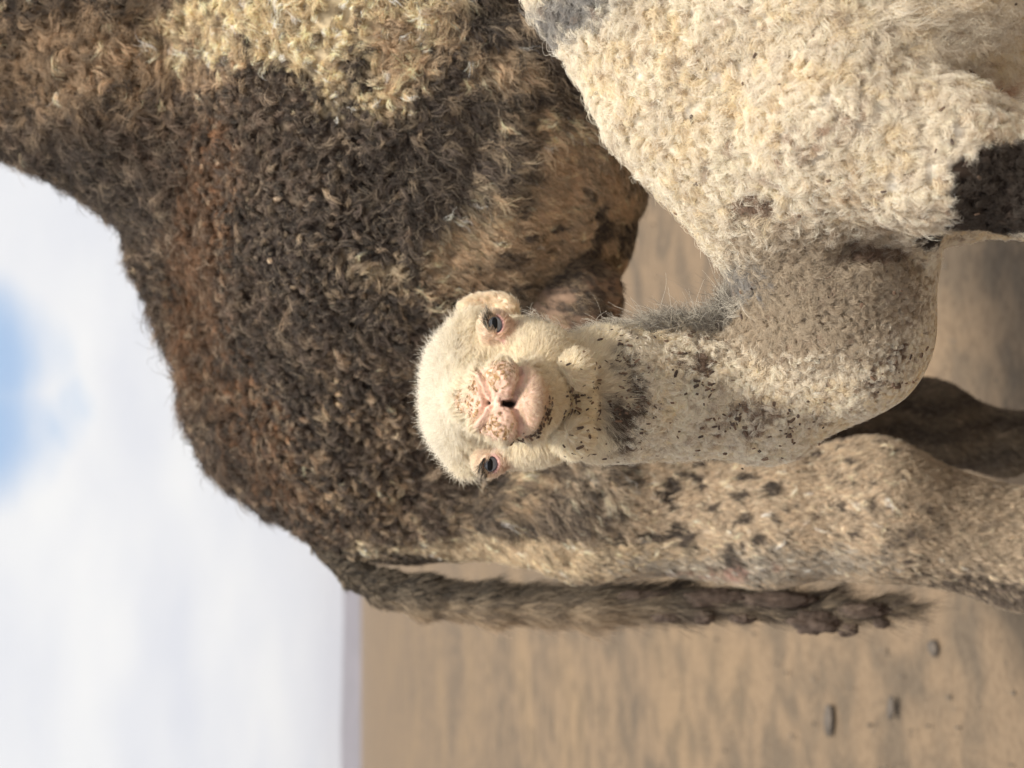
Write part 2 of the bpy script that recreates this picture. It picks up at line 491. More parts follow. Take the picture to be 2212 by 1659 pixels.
def build_hills():
    R, D = 4200.0, 900.0
    n, mrows = 260, 14
    th = np.linspace(-math.pi, math.pi, n)
    V = []; F = []
    for j in range(mrows):
        s = j / (mrows - 1)
        r = R + D * s
        q = np.stack([np.cos(th) * r, np.sin(th) * r, 0 * th], 1)
        ridge = 32 + 45 * fbm(q, 1 / 900.0, 21, 3) + 25 * (fbm(q, 1 / 220.0, 5, 3) - 0.5)
        q[:, 2] = -2 + ridge * math.sin(math.pi * min(s * 1.0, 1)) ** 0.8
        V.append(q)
    V = np.concatenate(V)
    for j in range(mrows - 1):
        for i in range(n - 1):
            a = j * n + i; F.append((a, a + n, a + n + 1, a + 1))
    o = mesh_obj('hills', V, F, mat_plain('far_rock', (0.135, 0.122, 0.140), 0.95, 0.2, 0.01, 0.0)); o['kind'] = 'structure'
build_hills()

# ---- stones lying on the sand, and fine gravel
def on_ground(x, y):
    r = P(x, y, 1.0) - CAM
    return CAM + r * (-CAM[2] / r[2])
M_STONE = mat_plain('stone', (0.10, 0.085, 0.072), 0.9, 0.35, 18, 0.7, 0.01)
STONES = [(2003, 1400, 0.040, 'dark egg-shaped stone on the sand just below the tip of the hanging tail'),
          (1780, 1555, 0.046, 'long dark stone lying alone in open sand, biggest of those beyond the tail'),
          (1912, 1530, 0.032, 'small dark round stone beside the long dark stone')]
for i, (x, y, r, lab) in enumerate(STONES):
    b_ = bmesh.new(); bmesh.ops.create_icosphere(b_, subdivisions=3, radius=1.0)
    co = np.array([v.co[:] for v in b_.verts]); g_ = np.random.default_rng(i + 3)
    co = co * (0.72 + 0.6 * fbm(co, 1.6, 30 + i, 3)[:, None]) * np.array((0.9 + 0.4 * g_.random() + (0.8 if 'long' in lab else 0), 1.0, 0.55)) * r * 0.58
    a = g_.random() * 0.8 - 0.4; co[:, :2] = co[:, :2] @ np.array([[math.cos(a), -math.sin(a)], [math.sin(a), math.cos(a)]])
    gpt = on_ground(x, y)
    for v, c in zip(b_.verts, co): v.co = c
    me = bpy.data.meshes.new('stone'); b_.to_mesh(me); b_.free()
    me.polygons.foreach_set('use_smooth', [True] * len(me.polygons)); me.materials.append(M_STONE)
    o = bpy.data.objects.new('stone', me); scene.collection.objects.link(o)
    o.location = (gpt[0], gpt[1], -0.02 + 0.08 * r)
    tag(o, lab, 'stone', 'stones on the sand')
def build_gravel():
    g_ = np.random.default_rng(9); n = 1500
    d = 2.6 * np.exp(g_.random(n) * 1.6); xx = (g_.random(n) - 0.5) * d * 0.95
    base = np.array([(1, 0, 0), (-1, 0, 0), (0, 1, 0), (0, -1, 0), (0, 0, 0.8), (0, 0, -0.8)], float)
    fc_ = np.array([(0, 2, 4), (2, 1, 4), (1, 3, 4), (3, 0, 4), (2, 0, 5), (1, 2, 5), (3, 1, 5), (0, 3, 5)])
    sz = 0.003 + 0.008 * g_.random(n) ** 3
    V = (base[None] * (0.6 + 0.8 * g_.random((n, 6, 3))) * sz[:, None, None] + np.stack([xx, d, 0 * d - 0.016], 1)[:, None]).reshape(-1, 3)
    F = (fc_[None] + 6 * np.arange(n)[:, None, None]).reshape(-1, 3)
    o = mesh_obj('gravel', V, F, mat_plain('gravel_stone', (0.14, 0.115, 0.09), 0.95, 0.4, 9, 0.2), None, False); tag(o, kind='stuff')
    tag(o, 'fine loose gravel scattered over the sandy ground', 'gravel')
build_gravel()
# ------------------------------------------------------------------ the brown camel standing behind
mother = empty('camel', (0.05, 2.45, 0.0))
tag(mother, 'large dark brown curly-haired camel standing behind the white calf, tail hanging', 'camel')
mother['group'] = 'camels'
def D(x, y, d, r): return (P(x, y, d), r * sc(d))
bd = Body()
# trunk from the rump forwards
bd.ell(P(880, 890, 2.48), (0.25, 0.20, 0.29), 0.05)
bd.cone(*D(800, 770, 2.43, 320), *D(850, 430, 2.30, 425), 0.08)
bd.cone(*D(850, 430, 2.30, 425), *D(880, -500, 2.12, 520), 0.08)
bd.cone(*D(1030, 430, 2.26, 345), *D(1160, -300, 2.15, 420), 0.08)           # belly
bd.cone(*D(640, 825, 2.45, 200), *D(430, 550, 2.38, 120), 0.08)              # loin
bd.cone(*D(760, 1050, 2.50, 120), *D(640, 890, 2.48, 195), 0.06)             # croup
bd.cone(*D(560, 225, 2.33, 355), *D(-120, -90, 2.25, 290), 0.06)             # hump
bd.cone(*D(-120, -90, 2.25, 290), *D(-330, -220, 2.25, 200), 0.07)
# near hind leg
bd.chain([D(930, 1035, 2.44, 155), D(1300, 1082, 2.36, 150), D(1650, 1115, 2.34, 135), D(1880, 1098, 2.33, 136),
          D(2212, 1188, 2.35, 112), D(2400, 1225, 2.36, 78)], 0.05)
hock = P(2400, 1225, 2.36); ft = np.array([hock[0] + 0.05, hock[1] + 0.02, 0.09])
bd.chain([(hock, 0.055), ((hock + ft) / 2, 0.038), (ft, 0.047)], 0.03)
bd.ell(ft + np.array([0.05, -0.01, -0.06]), (0.12, 0.075, 0.05), 0.03)
# far hind leg
off = np.array([0.08, 0.40, 0.0])
fl = [P(1300, 1080, 2.36) + off * 0.6, P(1750, 1050, 2.34) + off, P(1950, 1000, 2.34) + off, P(2212, 1035, 2.35) + off, P(2400, 1085, 2.36) + off]
fr = (0.12, 0.105, 0.10, 0.075, 0.055)
bd.chain(list(zip(fl, fr)), 0.04)
ft2 = np.array([fl[-1][0] + 0.05, fl[-1][1], 0.09])
bd.chain([(fl[-1], 0.055), ((fl[-1] + ft2) / 2, 0.038), (ft2, 0.047)], 0.03)
bd.ell(ft2 + np.array([0.05, -0.01, -0.06]), (0.12, 0.075, 0.05), 0.03)
# front legs, neck and head lie outside the frame
for dy in (-0.16, 0.20):
    s_ = np.array([1.02, 2.10 + dy, 1.05])
    bd.chain([(s_ + np.array([0, 0, 0.25]), 0.17), (s_ + np.array([-0.02, 0, -0.15]), 0.10), (s_ + np.array([0.03, 0, -0.50]), 0.062),
              (s_ + np.array([0.02, 0, -0.95]), 0.045)], 0.05)
    bd.ell(s_ + np.array([0.06, 0, -1.0]), (0.11, 0.08, 0.05), 0.03)
bd.chain([(np.array([1.02, 2.1, 1.38]), 0.30), (np.array([1.45, 2.06, 1.22]), 0.17), (np.array([1.80, 2.02, 1.40]), 0.115), (np.array([1.95, 2.0, 1.80]), 0.10), (np.array([2.0, 2.0, 1.98]), 0.11)], 0.08)
bd.cone(np.array([2.0, 2.0, 1.98]), 0.11, np.array([2.35, 1.98, 1.86]), 0.06, 0.05)
bV, bQ = bd.mesh((-1.05, 1.55, -0.06), (2.55, 3.1, 2.75), 0.013)
dT = tris_of(bQ)
dN = vnormals(bV, dT)
# felted lumps in the wool of back and hump
lump = sstep(0.95, 1.15, bV[:, 2])
bV = bV + dN * (lump * ((fbm(bV, 7, 101, 2) - 0.5) * 0.030 + (fbm(bV, 21, 102, 2) - 0.5) * 0.020))[:, None]
dN = vnormals(bV, dT)

def flank(p):
    """side-on map of this camel, which stands a little askew"""
    d = 2.16 - 0.5 * np.clip(p[:, 0], -0.4, 0.7)
    q = p - CAM
    return np.stack([1106 - (q @ UPV) / sc(d), 829.5 - (q @ RGT) / sc(d)], 1)
DARKB = np.array((0.068, 0.052, 0.044)); RUST = np.array((0.170, 0.092, 0.050)); BROWN = np.array((0.125, 0.089, 0.066))
TANB = np.array((0.40, 0.29, 0.19)); STRAW = np.array((0.80, 0.66, 0.44)); TAN = np.array((0.58, 0.435, 0.29))
CREAM = np.array((0.62, 0.51, 0.36)); GREYT = np.array((0.50, 0.41, 0.305)); BLACK = np.array((0.030, 0.023, 0.020))
def dark_coat(p, n, g, spot=True):
    """colour of the brown camel's coat, lock by lock"""
    q = p + 0.05 * (np.stack([fbm(p, 7, 3), fbm(p, 7, 4), fbm(p, 7, 5)], 1) - 0.5)
    xy = flank(q)
    r = g.random(len(p))
    fine = fbm(p, 26, 8, 3); mid = fbm(p, 9, 12, 3)
    col = np.tile(DARKB, (len(p), 1)).astype(float)
    def put(c, w, soft=0.25):
        nonlocal col
        k = sstep(r - soft, r + soft, w * 1.3 - 0.15)[:, None]
        col = col * (1 - k) + c * k
    def near(x, y, rx, ry, ang=0.0, e=0.55): return 1 - sstep(1 - e, 1 + e, blob(xy, x, y, rx, ry, ang))
    put(BROWN, 0.55 * sstep(0.45, 0.62, mid) + 0.15)
    put(BROWN, near(330, 250, 420, 300) * 0.75)
    put(RUST, near(400, 560, 100, 330, 0.1) * 0.8)
    put(RUST, near(560, 940, 90, 260, -0.7) * 0.6)
    put(DARKB, near(140, 370, 190, 90, 0.35) * 0.85)
    put(TANB, near(150, 60, 360, 150) * 0.85); put(TANB * 1.2, near(330, 80, 260, 130) * 0.7)
    put(STRAW, near(660, 20, 360, 140, 0, 0.35) * (0.55 + 0.9 * sstep(0.34, 0.48, fine)))
    put(STRAW, near(790, 150, 110, 110) * (0.3 + 0.9 * sstep(0.36, 0.50, fine)))
    put(CREAM, near(780, 175, 60, 50) * 0.5)
    put(TAN, near(960, 130, 220, 130) * (0.1 + 0.85 * sstep(0.45, 0.58, fine)))
    put(DARKB, near(1060, 40, 90, 70) * 0.8)
    put(TAN, near(1080, 180, 150, 90) * 0.6 * sstep(0.42, 0.58, fine))
    put(BLACK, near(1090, 270, 100, 65, 0.7, 0.4) * 0.95); put(DARKB, near(960, 330, 160, 110) * 0.7)
    # tan flank
    put(TAN * 1.25, near(1260, 400, 220, 150, 0.5) * 0.95); put(TAN * 1.25, near(1080, 520, 210, 100, -0.55) * 0.95); put(CREAM, near(950, 555, 120, 50, -0.3) * 0.35)
    put(TAN * 1.15, near(1330, 520, 110, 110) * 0.9); put(TAN * 1.0, near(1150, 600, 160, 70) * 0.8)
    put(DARKB * 1.3, near(1230, 470, 260, 190, 0.3) * sstep(0.54, 0.62, fbm(p * np.array([1.2, 1, 0.6]), 26, 97, 2)) * 0.9, 0.1)
    put(BLACK, near(1390, 450, 60, 14, -0.8, 0.4) * 0.8); put(BLACK, near(1180, 640, 120, 40, 0, 0.4) * 0.55)
    put(BLACK, near(1440, 440, 200, 20, -0.85, 0.5) * 0.7)
    put(CREAM, near(930, 520, 190, 80, -0.35) * (0.05 + 0.95 * sstep(0.46, 0.56, fine)), 0.1); put(CREAM, near(1040, 430, 140, 70, -0.8) * 0.6 * sstep(0.48, 0.58, fine), 0.1)
    # rump locks, lighter towards the thigh
    put(TANB * 1.15, near(860, 900, 300, 330) * 0.38 * sstep(0.40, 0.62, fine)); put(TAN, near(1020, 1080, 260, 190) * 0.55 * sstep(0.42, 0.60, fine))
    leg = sstep(1080, 1480, xy[:, 0] + 0.35 * (xy[:, 1] - 1080) + 260 * (fine - 0.5)) * sstep(880, 930, xy[:, 1])
    put(np.array((0.68, 0.56, 0.42)), leg * 0.98)
    sp1 = fbm(p * np.array([1, 1, 0.75]), 62, 31, 1)
    put(DARKB * 1.2, leg * (1 - sstep(1780, 1960, xy[:, 0])) * sstep(0.615, 0.67, sp1) * (0.4 + 1.2 * sstep(0.42, 0.55, mid)) * 1.15, 0.05)
    put(DARKB * 1.5, leg * sstep(1700, 1900, xy[:, 0]) * sstep(0.585, 0.62, fbm(p * np.array([1, 1, 0.6]), 75, 41, 2)) * 1.1, 0.05)
    put(GREYT, leg * sstep(1750, 2050, xy[:, 0]) * 0.75)
    put(CREAM * 1.1, near(1170, 1195, 360, 42, 0, 0.5) * 1.0); put(np.array((0.50, 0.45, 0.38)), near(1600, 1210, 300, 40, 0, 0.5) * 0.75)
    put(DARKB, near(1480, 1190, 180, 34, 0, 0.5) * sstep(0.45, 0.6, fine) * 0.8)
    put(np.array((0.55, 0.36, 0.30)), near(1560, 1215, 130, 26) * sstep(0.5, 0.62, fine) * 0.6)
    put(DARKB, near(860, 1236, 130, 18, 0, 0.5) * 0.9)  # shadow beside the tail, painted on the rump as a dark strip
    put(DARKB * 1.4, near(2130, 1280, 160, 40, 0.1, 0.5) * 0.7)
    # far leg is darker, its shade painted into the coat, with pale stripes
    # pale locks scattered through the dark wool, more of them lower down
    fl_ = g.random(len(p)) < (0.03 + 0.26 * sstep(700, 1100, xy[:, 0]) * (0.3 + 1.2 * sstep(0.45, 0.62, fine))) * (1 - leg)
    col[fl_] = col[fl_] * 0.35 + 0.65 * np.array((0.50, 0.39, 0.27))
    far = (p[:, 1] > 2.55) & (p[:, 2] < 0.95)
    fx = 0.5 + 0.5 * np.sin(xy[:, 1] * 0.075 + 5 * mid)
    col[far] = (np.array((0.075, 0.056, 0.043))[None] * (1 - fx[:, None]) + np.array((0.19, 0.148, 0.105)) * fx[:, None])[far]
    return col
gd = np.random.default_rng(11)
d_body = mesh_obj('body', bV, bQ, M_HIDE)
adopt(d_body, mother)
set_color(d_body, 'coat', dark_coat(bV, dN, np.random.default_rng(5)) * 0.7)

def in_view(p, pad):
    q = p - CAM; d = q @ FWD
    x = -(q @ UPV) / np.maximum(d, 0.1); y = (q @ RGT) / np.maximum(d, 0.1)
    return ((np.abs(x) < HALF * (1 + pad)) & (np.abs(y) < HALF * 0.75 * (1 + pad)) & (d > 0.2)).astype(float)
def dens_common(c, n, pad=0.12): return (0.05 + 0.20 * in_view(c, 0.9) + 0.75 * in_view(c, pad)) * (0.06 + 0.94 * (facing(c, n) > -0.30))

# woolly back, hump and flank; short hair on legs and belly
def dark_short(p):
    xy = flank(p)
    s = sstep(1200, 1480, xy[:, 0] + 0.30 * (xy[:, 1] - 1080)) * sstep(700, 800, xy[:, 1])
    s = np.maximum(s, 1 - sstep(0.7, 1.2, blob(xy, 1290, 480, 210, 150, 0.5)))
    s = np.maximum(s, (1 - sstep(0.8, 1.2, blob(xy, 1080, 570, 170, 100))) * 0.6)
    s = np.maximum(s, 1 - sstep(0.8, 1.2, blob(xy, 1230, 1215, 400, 75)))
    return np.maximum(s, sstep(1.0, 0.85, p[:, 2]))
dp, dn = sample(bV, dT, dN, lambda a: a * 18500 * FUR, lambda c, n: dens_common(c, n) * (1 - 0.85 * dark_short(c)) * (0.85 + 0.9 * sstep(780, 950, flank(c)[:, 0])))
sh = dark_short(dp); xyd = flank(dp)
M_ = len(dp); u_ = gd.random(M_)
fz = 1 - sstep(250, 520, xyd[:, 0] - 0.28 * np.maximum(xyd[:, 1] - 450, 0))     # fuzzier along hump and back
wv = sstep(800, 1000, xyd[:, 0]) * (1 - sstep(1.0, 1.5, blob(xyd, 1000, 500, 500, 520)))
wv = np.maximum(wv, sstep(820, 1050, xyd[:, 0]))
big = 1 - sstep(0.8, 1.3, blob(xyd, 600, 60, 420, 170))
cd_ = dark_coat(dp, dn, gd)
vary = np.exp(gd.normal(0, 0.25, M_)) * (0.55 + 0.9 * fbm(dp, 11, 131, 2))
par = dict(L=(0.0195 + 0.006 * fz - 0.010 * sh + 0.003 * big + 0.006 * wv) * vary, a0=0.15 + 0.75 * wv + 0.2 * sh,
           kap=(3.2 - 1.9 * wv + 1.6 * big - 0.6 * fz) * (0.8 + 0.4 * u_), lift=0.008 + 0.004 * fz - 0.006 * wv,
           wave=0.0035 + 0.002 * fz - 0.0006 * wv, turns=1.3 + 0.5 * u_ + 0.5 * wv, spread=(0.0050 + 0.002 * big - 0.0013 * wv) * np.sqrt(vary), clump=np.full(M_, 0.72) - 0.25 * fz,
           rad=np.full(M_, 0.00030), frizz=0.05 + 0.06 * fz, swirl=1.3 - 0.8 * wv + 0.8 * big, cvar=0.22, hi=np.where(cd_[:, 0] > 0.5, 0.0, 0.12 + 0.10 * wv - 0.04 * fz), hic=(0.48, 0.385, 0.285))
comb = np.tile(np.array((-0.35, 0.0, -1.0)), (M_, 1)) + 2.0 * np.stack([fbm(dp, 6, 51) - 0.5, 0 * u_, fbm(dp, 6, 52) - 0.5], 1)
cd_ *= np.exp(gd.normal(0, 0.42, M_))[:, None]
grow('fleece', dp, dn, comb, par, cd_, M_HAIRD, mother, per=15, K=7, seed=3)
print('dark locks', M_, time.time() - T0)
sp_, sn_ = sample(bV, dT, dN, lambda a: a * 36000 * FUR, lambda c, n: dens_common(c, n) * np.clip(dark_short(c), 0.0, 1))
M_ = len(sp_); u_ = gd.random(M_)
par = dict(L=0.009 + 0.004 * u_ + 0.011 * (1 - dark_short(sp_)), a0=np.full(M_, 0.85), kap=0.6 + 0.3 * u_, lift=np.full(M_, 0.0), wave=np.full(M_, 0.0012), turns=np.full(M_, 1.0),
           spread=np.full(M_, 0.0034), clump=np.full(M_, 0.25), rad=np.full(M_, 0.00023), frizz=np.full(M_, 0.03), swirl=np.full(M_, 0.16), cvar=0.25, hi=np.full(M_, 0.10), hic=(0.60, 0.47, 0.32))
xs_ = flank(sp_)
cdir = np.tile(np.array((-0.1, 0.0, -1.0)), (M_, 1))
flk = (1 - sstep(0.8, 1.3, blob(xs_, 1230, 480, 300, 230)))[:, None]
cdir = cdir * (1 - flk) + flk * np.array((-0.55, 0, -0.75)) + 0.8 * np.stack([fbm(sp_, 5, 61) - 0.5, 0 * u_, fbm(sp_, 5, 62) - 0.5], 1)
grow('short_hair', sp_, sn_, cdir, par, dark_coat(sp_, sn_, gd) * (0.82 + 0.36 * gd.random(M_))[:, None], M_HAIRD, mother, per=9, K=5, seed=4)
print('dark short', M_, time.time() - T0)

# udder
ud = Body()
ud.ell(P(1215, 655, 2.13), (0.085, 0.06, 0.085), 0.02)
ud.cone(P(1250, 640, 2.12), 0.05, P(1290, 628, 2.13), 0.030, 0.03)
uV, uQ = ud.mesh(P(1225, 655, 2.13) - 0.16, P(1225, 655, 2.13) + 0.16, 0.008)
udder = mesh_obj('udder', uV, uQ, M_HIDE); adopt(udder, mother)
ug = fbm(uV, 24, 71, 3)[:, None]
set_color(udder, 'coat', np.where(ug > 0.53, np.array((0.075, 0.06, 0.052)), np.array((0.30, 0.205, 0.145))))
uT = tris_of(uQ); uN = vnormals(uV, uT)
up_, un_ = sample(uV, uT, uN, 1500, lambda c, n: (0.1 + 0.9 * (facing(c, n) > -0.2)) * (0.15 + sstep(0.42, 0.60, fbm(c, 24, 71, 3))))
M_ = len(up_)
par = dict(L=np.full(M_, 0.012), a0=np.full(M_, 1.1), kap=np.full(M_, 0.3), lift=np.zeros(M_), wave=np.full(M_, 0.0006), turns=np.ones(M_), spread=np.full(M_, 0.004), clump=np.full(M_, 0.5),
           rad=np.full(M_, 0.00022), frizz=np.full(M_, 0.04), swirl=np.full(M_, 0.3), cvar=0.25)
uh = grow('udder_hair', up_, un_, np.tile(np.array((-0.3, 0, -1.0)), (M_, 1)), par, np.where((gd.random(M_) < 0.6)[:, None], np.array((0.12, 0.09, 0.07)), np.array((0.40, 0.30, 0.20))), M_HAIRD, mother, per=8, K=5, seed=44)
uh.parent = udder; uh.matrix_parent_inverse = Matrix.Identity(4)
tq = P(1232, 632, 2.072)
tm = bmesh.new(); bmesh.ops.create_uvsphere(tm, u_segments=12, v_segments=8, radius=0.008)
for v in tm.verts: v.co = v.co + Vector(tq)
tme = bpy.data.meshes.new('teat'); tm.to_mesh(tme); tm.free()
teat = bpy.data.objects.new('teat', tme); scene.collection.objects.link(teat); tme.materials.append(mat_plain('teat_skin', (0.035, 0.02, 0.017), 0.6))
teat.parent = udder; teat.matrix_parent_inverse = Matrix.Identity(4)

# tail
tp = [(690, 1170, 2.48, 26), (765, 1240, 2.465, 30), (830, 1272, 2.45, 38), (910, 1289, 2.44, 42), (1050, 1306, 2.43, 38), (1250, 1312, 2.42, 30), (1450, 1302, 2.42, 22), (1650, 1306, 2.42, 17), (1780, 1314, 2.42, 14), (1900, 1318, 2.42, 8), (1985, 1314, 2.42, 4)]
tb = Body(); tb.chain([D(a[0], a[1], a[2], a[3] * 0.82) for a in tp], 0.02)
tpts = np.array([P(*a[:3]) for a in tp])
tV, tQ = tb.mesh(tpts.min(0) - 0.08, tpts.max(0) + 0.08, 0.009)
tT = tris_of(tQ); tN = vnormals(tV, tT)
tail = mesh_obj('tail', tV, tQ, M_HIDE); adopt(tail, mother)
def tail_coat(p, g):
    xy = flat(p, 2.43)
    r = g.random(len(p)); fine = fbm(p * np.array([1, 1, 0.25]), 60, 81, 2)
    col = np.where((r + 0.9 * fine)[:, None] > 0.95, np.array((0.40, 0.315, 0.22)), np.array((0.12, 0.092, 0.07)))
    low = sstep(1250, 1450, xy[:, 0])[:, None] * (r[:, None] < 0.8)
    col = col * (1 - low) + low * np.array((0.085, 0.064, 0.05))
    outer = sstep(1300, 1340, xy[:, 1]) * (1 - sstep(1250, 1500, xy[:, 0]))
    col = col * (1 - outer[:, None]) + outer[:, None] * np.where(r[:, None] > 0.3, np.array((0.42, 0.31, 0.205)), np.array((0.16, 0.12, 0.09)))
    inner = 1 - sstep(1284, 1312, xy[:, 1] + 8 * (fine - 0.5))
    col = col * (1 - 0.85 * inner[:, None])  + 0.85 * inner[:, None] * np.array((0.028, 0.022, 0.019))
    return col
set_color(tail, 'coat', tail_coat(tV, gd) * 0.7)
tpp, tnn = sample(tV, tT, tN, 2600, lambda c, n: 0.3 + 1.0 * (facing(c, n) > -0.4))
M_ = len(tpp); u_ = gd.random(M_); tx = flat(tpp, 2.43)[:, 0]
lo_ = sstep(900, 1250, tx)
par = dict(L=(0.020 + 0.045 * lo_ * u_ + 0.010 * u_) * (0.55 + 0.45 * sstep(780, 900, tx)), a0=np.full(M_, 1.15), kap=np.full(M_, 0.35), lift=np.full(M_, 0.0), wave=0.001 + 0.002 * lo_, turns=1 + 0.5 * u_,
           spread=np.full(M_, 0.004), clump=np.full(M_, 0.8), rad=np.full(M_, 0.00030), frizz=np.full(M_, 0.025), swirl=np.full(M_, 0.13), cvar=0.28, hi=np.full(M_, 0.2), hic=(0.55, 0.44, 0.31))
th_ = grow('tail_hair', tpp, tnn, np.tile(np.array((0.05, 0, -1.0)), (M_, 1)), par, tail_coat(tpp, gd), M_HAIRD, mother, per=16, K=7, seed=6)
th_.parent = tail; th_.matrix_parent_inverse = Matrix.Identity(4)
M_DUNG = mat_plain('dried_dung', (0.085, 0.062, 0.05), 0.85, 0.35, 60, 0.8, 0.006)
for i, (x, y, r1, r2, r3) in enumerate([(1765, 1348, 58, 32, 30), (1830, 1362, 26, 20, 18), (1520, 1336, 26, 22, 20), (1605, 1340, 30, 18, 18), (1690, 1300, 90, 26, 24), (1550, 1296, 80, 24, 22), (1440, 1336, 34, 18, 16), (1870, 1322, 60, 22, 18), (1400, 1290, 70, 16, 16), (1905, 1350, 20, 13, 12)]):
    bb_ = bmesh.new(); bmesh.ops.create_icosphere(bb_, subdivisions=4, radius=1.0)
    co = np.array([v.co[:] for v in bb_.verts]); k = sc(2.40)
    dd = (0.40 + 0.9 * fbm(co, 1.9, 90 + i, 3) + 0.35 * (fbm(co, 6.0, 190 + i, 3) - 0.4))[:, None]
    co = co * dd * np.array((r2 * 0.85, r3 * 0.8, r1 * 1.05)) * k + P(x, y - 4, 2.395)
    for v, c in zip(bb_.verts, co): v.co = c
    me = bpy.data.meshes.new('dung_clump'); bb_.to_mesh(me); bb_.free()
    me.polygons.foreach_set('use_smooth', [True] * len(me.polygons))
    o = bpy.data.objects.new('dung_clump', me); scene.collection.objects.link(o); me.materials.append(M_DUNG)
    o.parent = tail; o.matrix_parent_inverse = Matrix.Identity(4)
print('tail', time.time() - T0)
# ------------------------------------------------------------------ the white calf
calf = empty('camel_calf', (0.25, 1.45, 0.0))
tag(calf, 'cream white woolly camel calf looking straight into the camera, black patch on foreleg', 'camel')
calf['group'] = 'camels'
def C(x, y, d, r): return (P(x, y, d), (r) * sc(d))
cb = Body()
# trunk
cb.cone(*C(1710, 230, 1.46, 250), *C(1840, -130, 1.48, 450), 0.06)
cb.cone(*C(1840, -130, 1.48, 450), *C(1870, -1100, 1.50, 470), 0.08)
cb.cone(*C(1490, 180, 1.47, 200), *C(1340, -100, 1.48, 175), 0.06)          # withers
cb.cone(*C(1340, -100, 1.48, 175), *C(1230, -420, 1.48, 190), 0.08)         # hump
cb.cone(*C(1230, -420, 1.48, 190), *C(1400, -900, 1.50, 200), 0.08)
cb.cone(*C(1720, 300, 1.47, 225), *C(1805, 545, 1.55, 190), 0.05)          # chest into neck
cb.cone(*C(1580, 265, 1.48, 165), *C(1740, 500, 1.53, 150), 0.05)
cb.cone(*C(1830, 330, 1.45, 195), *C(1900, 430, 1.47, 130), 0.04)         # brisket
# near foreleg
cb.chain([C(1800, 250, 1.36, 180), C(2010, 330, 1.34, 150), C(2212, 370, 1.34, 112), C(2420, 385, 1.36, 78)], 0.022)
kn = P(2420, 385, 1.36)
cb.chain([(kn, 78 * sc(1.36)), (np.array([kn[0], kn[1], 0.46]), 0.042), (np.array([kn[0] + 0.01, kn[1], 0.28]), 0.026), (np.array([kn[0], kn[1], 0.07]), 0.033)], 0.02)
cb.ell(np.array([kn[0] - 0.03, kn[1], 0.03]), (0.085, 0.06, 0.035), 0.02)
# far foreleg
o_ = np.array([0.012, 0.20, 0.0])
k2 = kn + o_
cb.chain([(P(2010, 330, 1.36) + o_, 0.075), (P(2212, 370, 1.36) + o_, 0.055), (k2, 0.040), (np.array([k2[0], k2[1], 0.46]), 0.042), (np.array([k2[0] + 0.01, k2[1], 0.28]), 0.026), (np.array([k2[0], k2[1], 0.07]), 0.033)], 0.02)
cb.ell(np.array([k2[0] - 0.03, k2[1], 0.03]), (0.085, 0.06, 0.035), 0.02)
# hind legs, outside the frame
for dy in (-0.10, 0.12):
    h_ = np.array([0.98, 1.50 + dy, 0.98])
    cb.chain([(h_, 0.15), (h_ + np.array([-0.06, 0, -0.30]), 0.075), (h_ + np.array([0.06, 0, -0.52]), 0.042), (h_ + np.array([0.03, 0, -0.72]), 0.028), (h_ + np.array([0.0, 0, -0.91]), 0.033)], 0.04)
    cb.ell(h_ + np.array([-0.03, 0, -0.95]), (0.085, 0.06, 0.035), 0.02)
# neck: down, round and up again
cb.chain([C(1805, 545, 1.55, 190), C(1800, 705, 1.60, 190), C(1650, 838, 1.61, 138), C(1450, 850, 1.59, 120), C(1300, 850, 1.57, 122), C(1150, 850, 1.56, 100)], 0.035)
# head
def E(x, y, d, rx, ry, rd, k=0.015):
    s_ = sc(d); cb.ell(P(x, y, d), (ry * s_, rd, rx * s_), k)
E(1026, 852, 1.575, 66, 116, 0.085, 0.02)            # skull
E(994, 850, 1.555, 34, 84, 0.06, 0.03)               # forehead
cb.cone(*C(1008, 800, 1.545, 52), *C(1035, 728, 1.545, 44), 0.03)    # brows
cb.cone(*C(1008, 905, 1.55, 52), *C(1030, 972, 1.56, 42), 0.03)
E(1112, 742, 1.535, 58, 50, 0.040, 0.03)             # cheekbones
E(1108, 968, 1.545, 52, 36, 0.040, 0.03)
cb.cone(*C(1026, 856, 1.52, 68), *C(1016, 863, 1.42, 34), 0.03)     # nose bridge
cb.cone(*C(1075, 858, 1.52, 92), *C(1075, 864, 1.44, 66), 0.03)
cb.cone(*C(1001, 864, 1.410, 20), *C(1050, 866, 1.378, 42), 0.010)  # nose
E(1034, 826, 1.385, 19, 26, 0.024, 0.008)            # nostril wings
E(1036, 908, 1.389, 19, 24, 0.024, 0.008)
E(1086, 826, 1.374, 42, 50, 0.034, 0.016)            # upper lip halves
E(1086, 911, 1.377, 42, 47, 0.034, 0.016)
E(1143, 868, 1.386, 44, 82, 0.042, 0.008)            # lower lip
cb.cone(*C(1140, 862, 1.43, 76), *C(1160, 855, 1.53, 98), 0.025)    # jaw
E(1170, 765, 1.505, 66, 56, 0.050, 0.025)            # cheeks
E(1165, 955, 1.515, 62, 44, 0.050, 0.025)
E(1238, 803, 1.466, 36, 42, 0.034, 0.008)            # jowls
E(1234, 943, 1.466, 40, 42, 0.036, 0.007)
E(1240, 872, 1.492, 38, 46, 0.034, 0.012)
for (x, y, d) in ((1062, 768, 1.452), (1058, 950, 1.460)):   # hollows before the eyes
    cb.ell(P(x, y, d), (0.013, 0.022, 0.016), 0.02, None, True)
EYES = [(1068, 705, 1.497, 0.0136, norm(np.array((0.18, -1.0, 0.02)))), (1058, 996, 1.513, 0.0136, norm(np.array((-0.28, -1.0, 0.02))))]
def eye_frame(ax):
    ex = np.array((1.0, 0, 0)); ex = norm(ex - ax * (ex @ ax)); ey = np.cross(ax, ex)
    if ey[2] < 0: ey = -ey
    return ex, ey
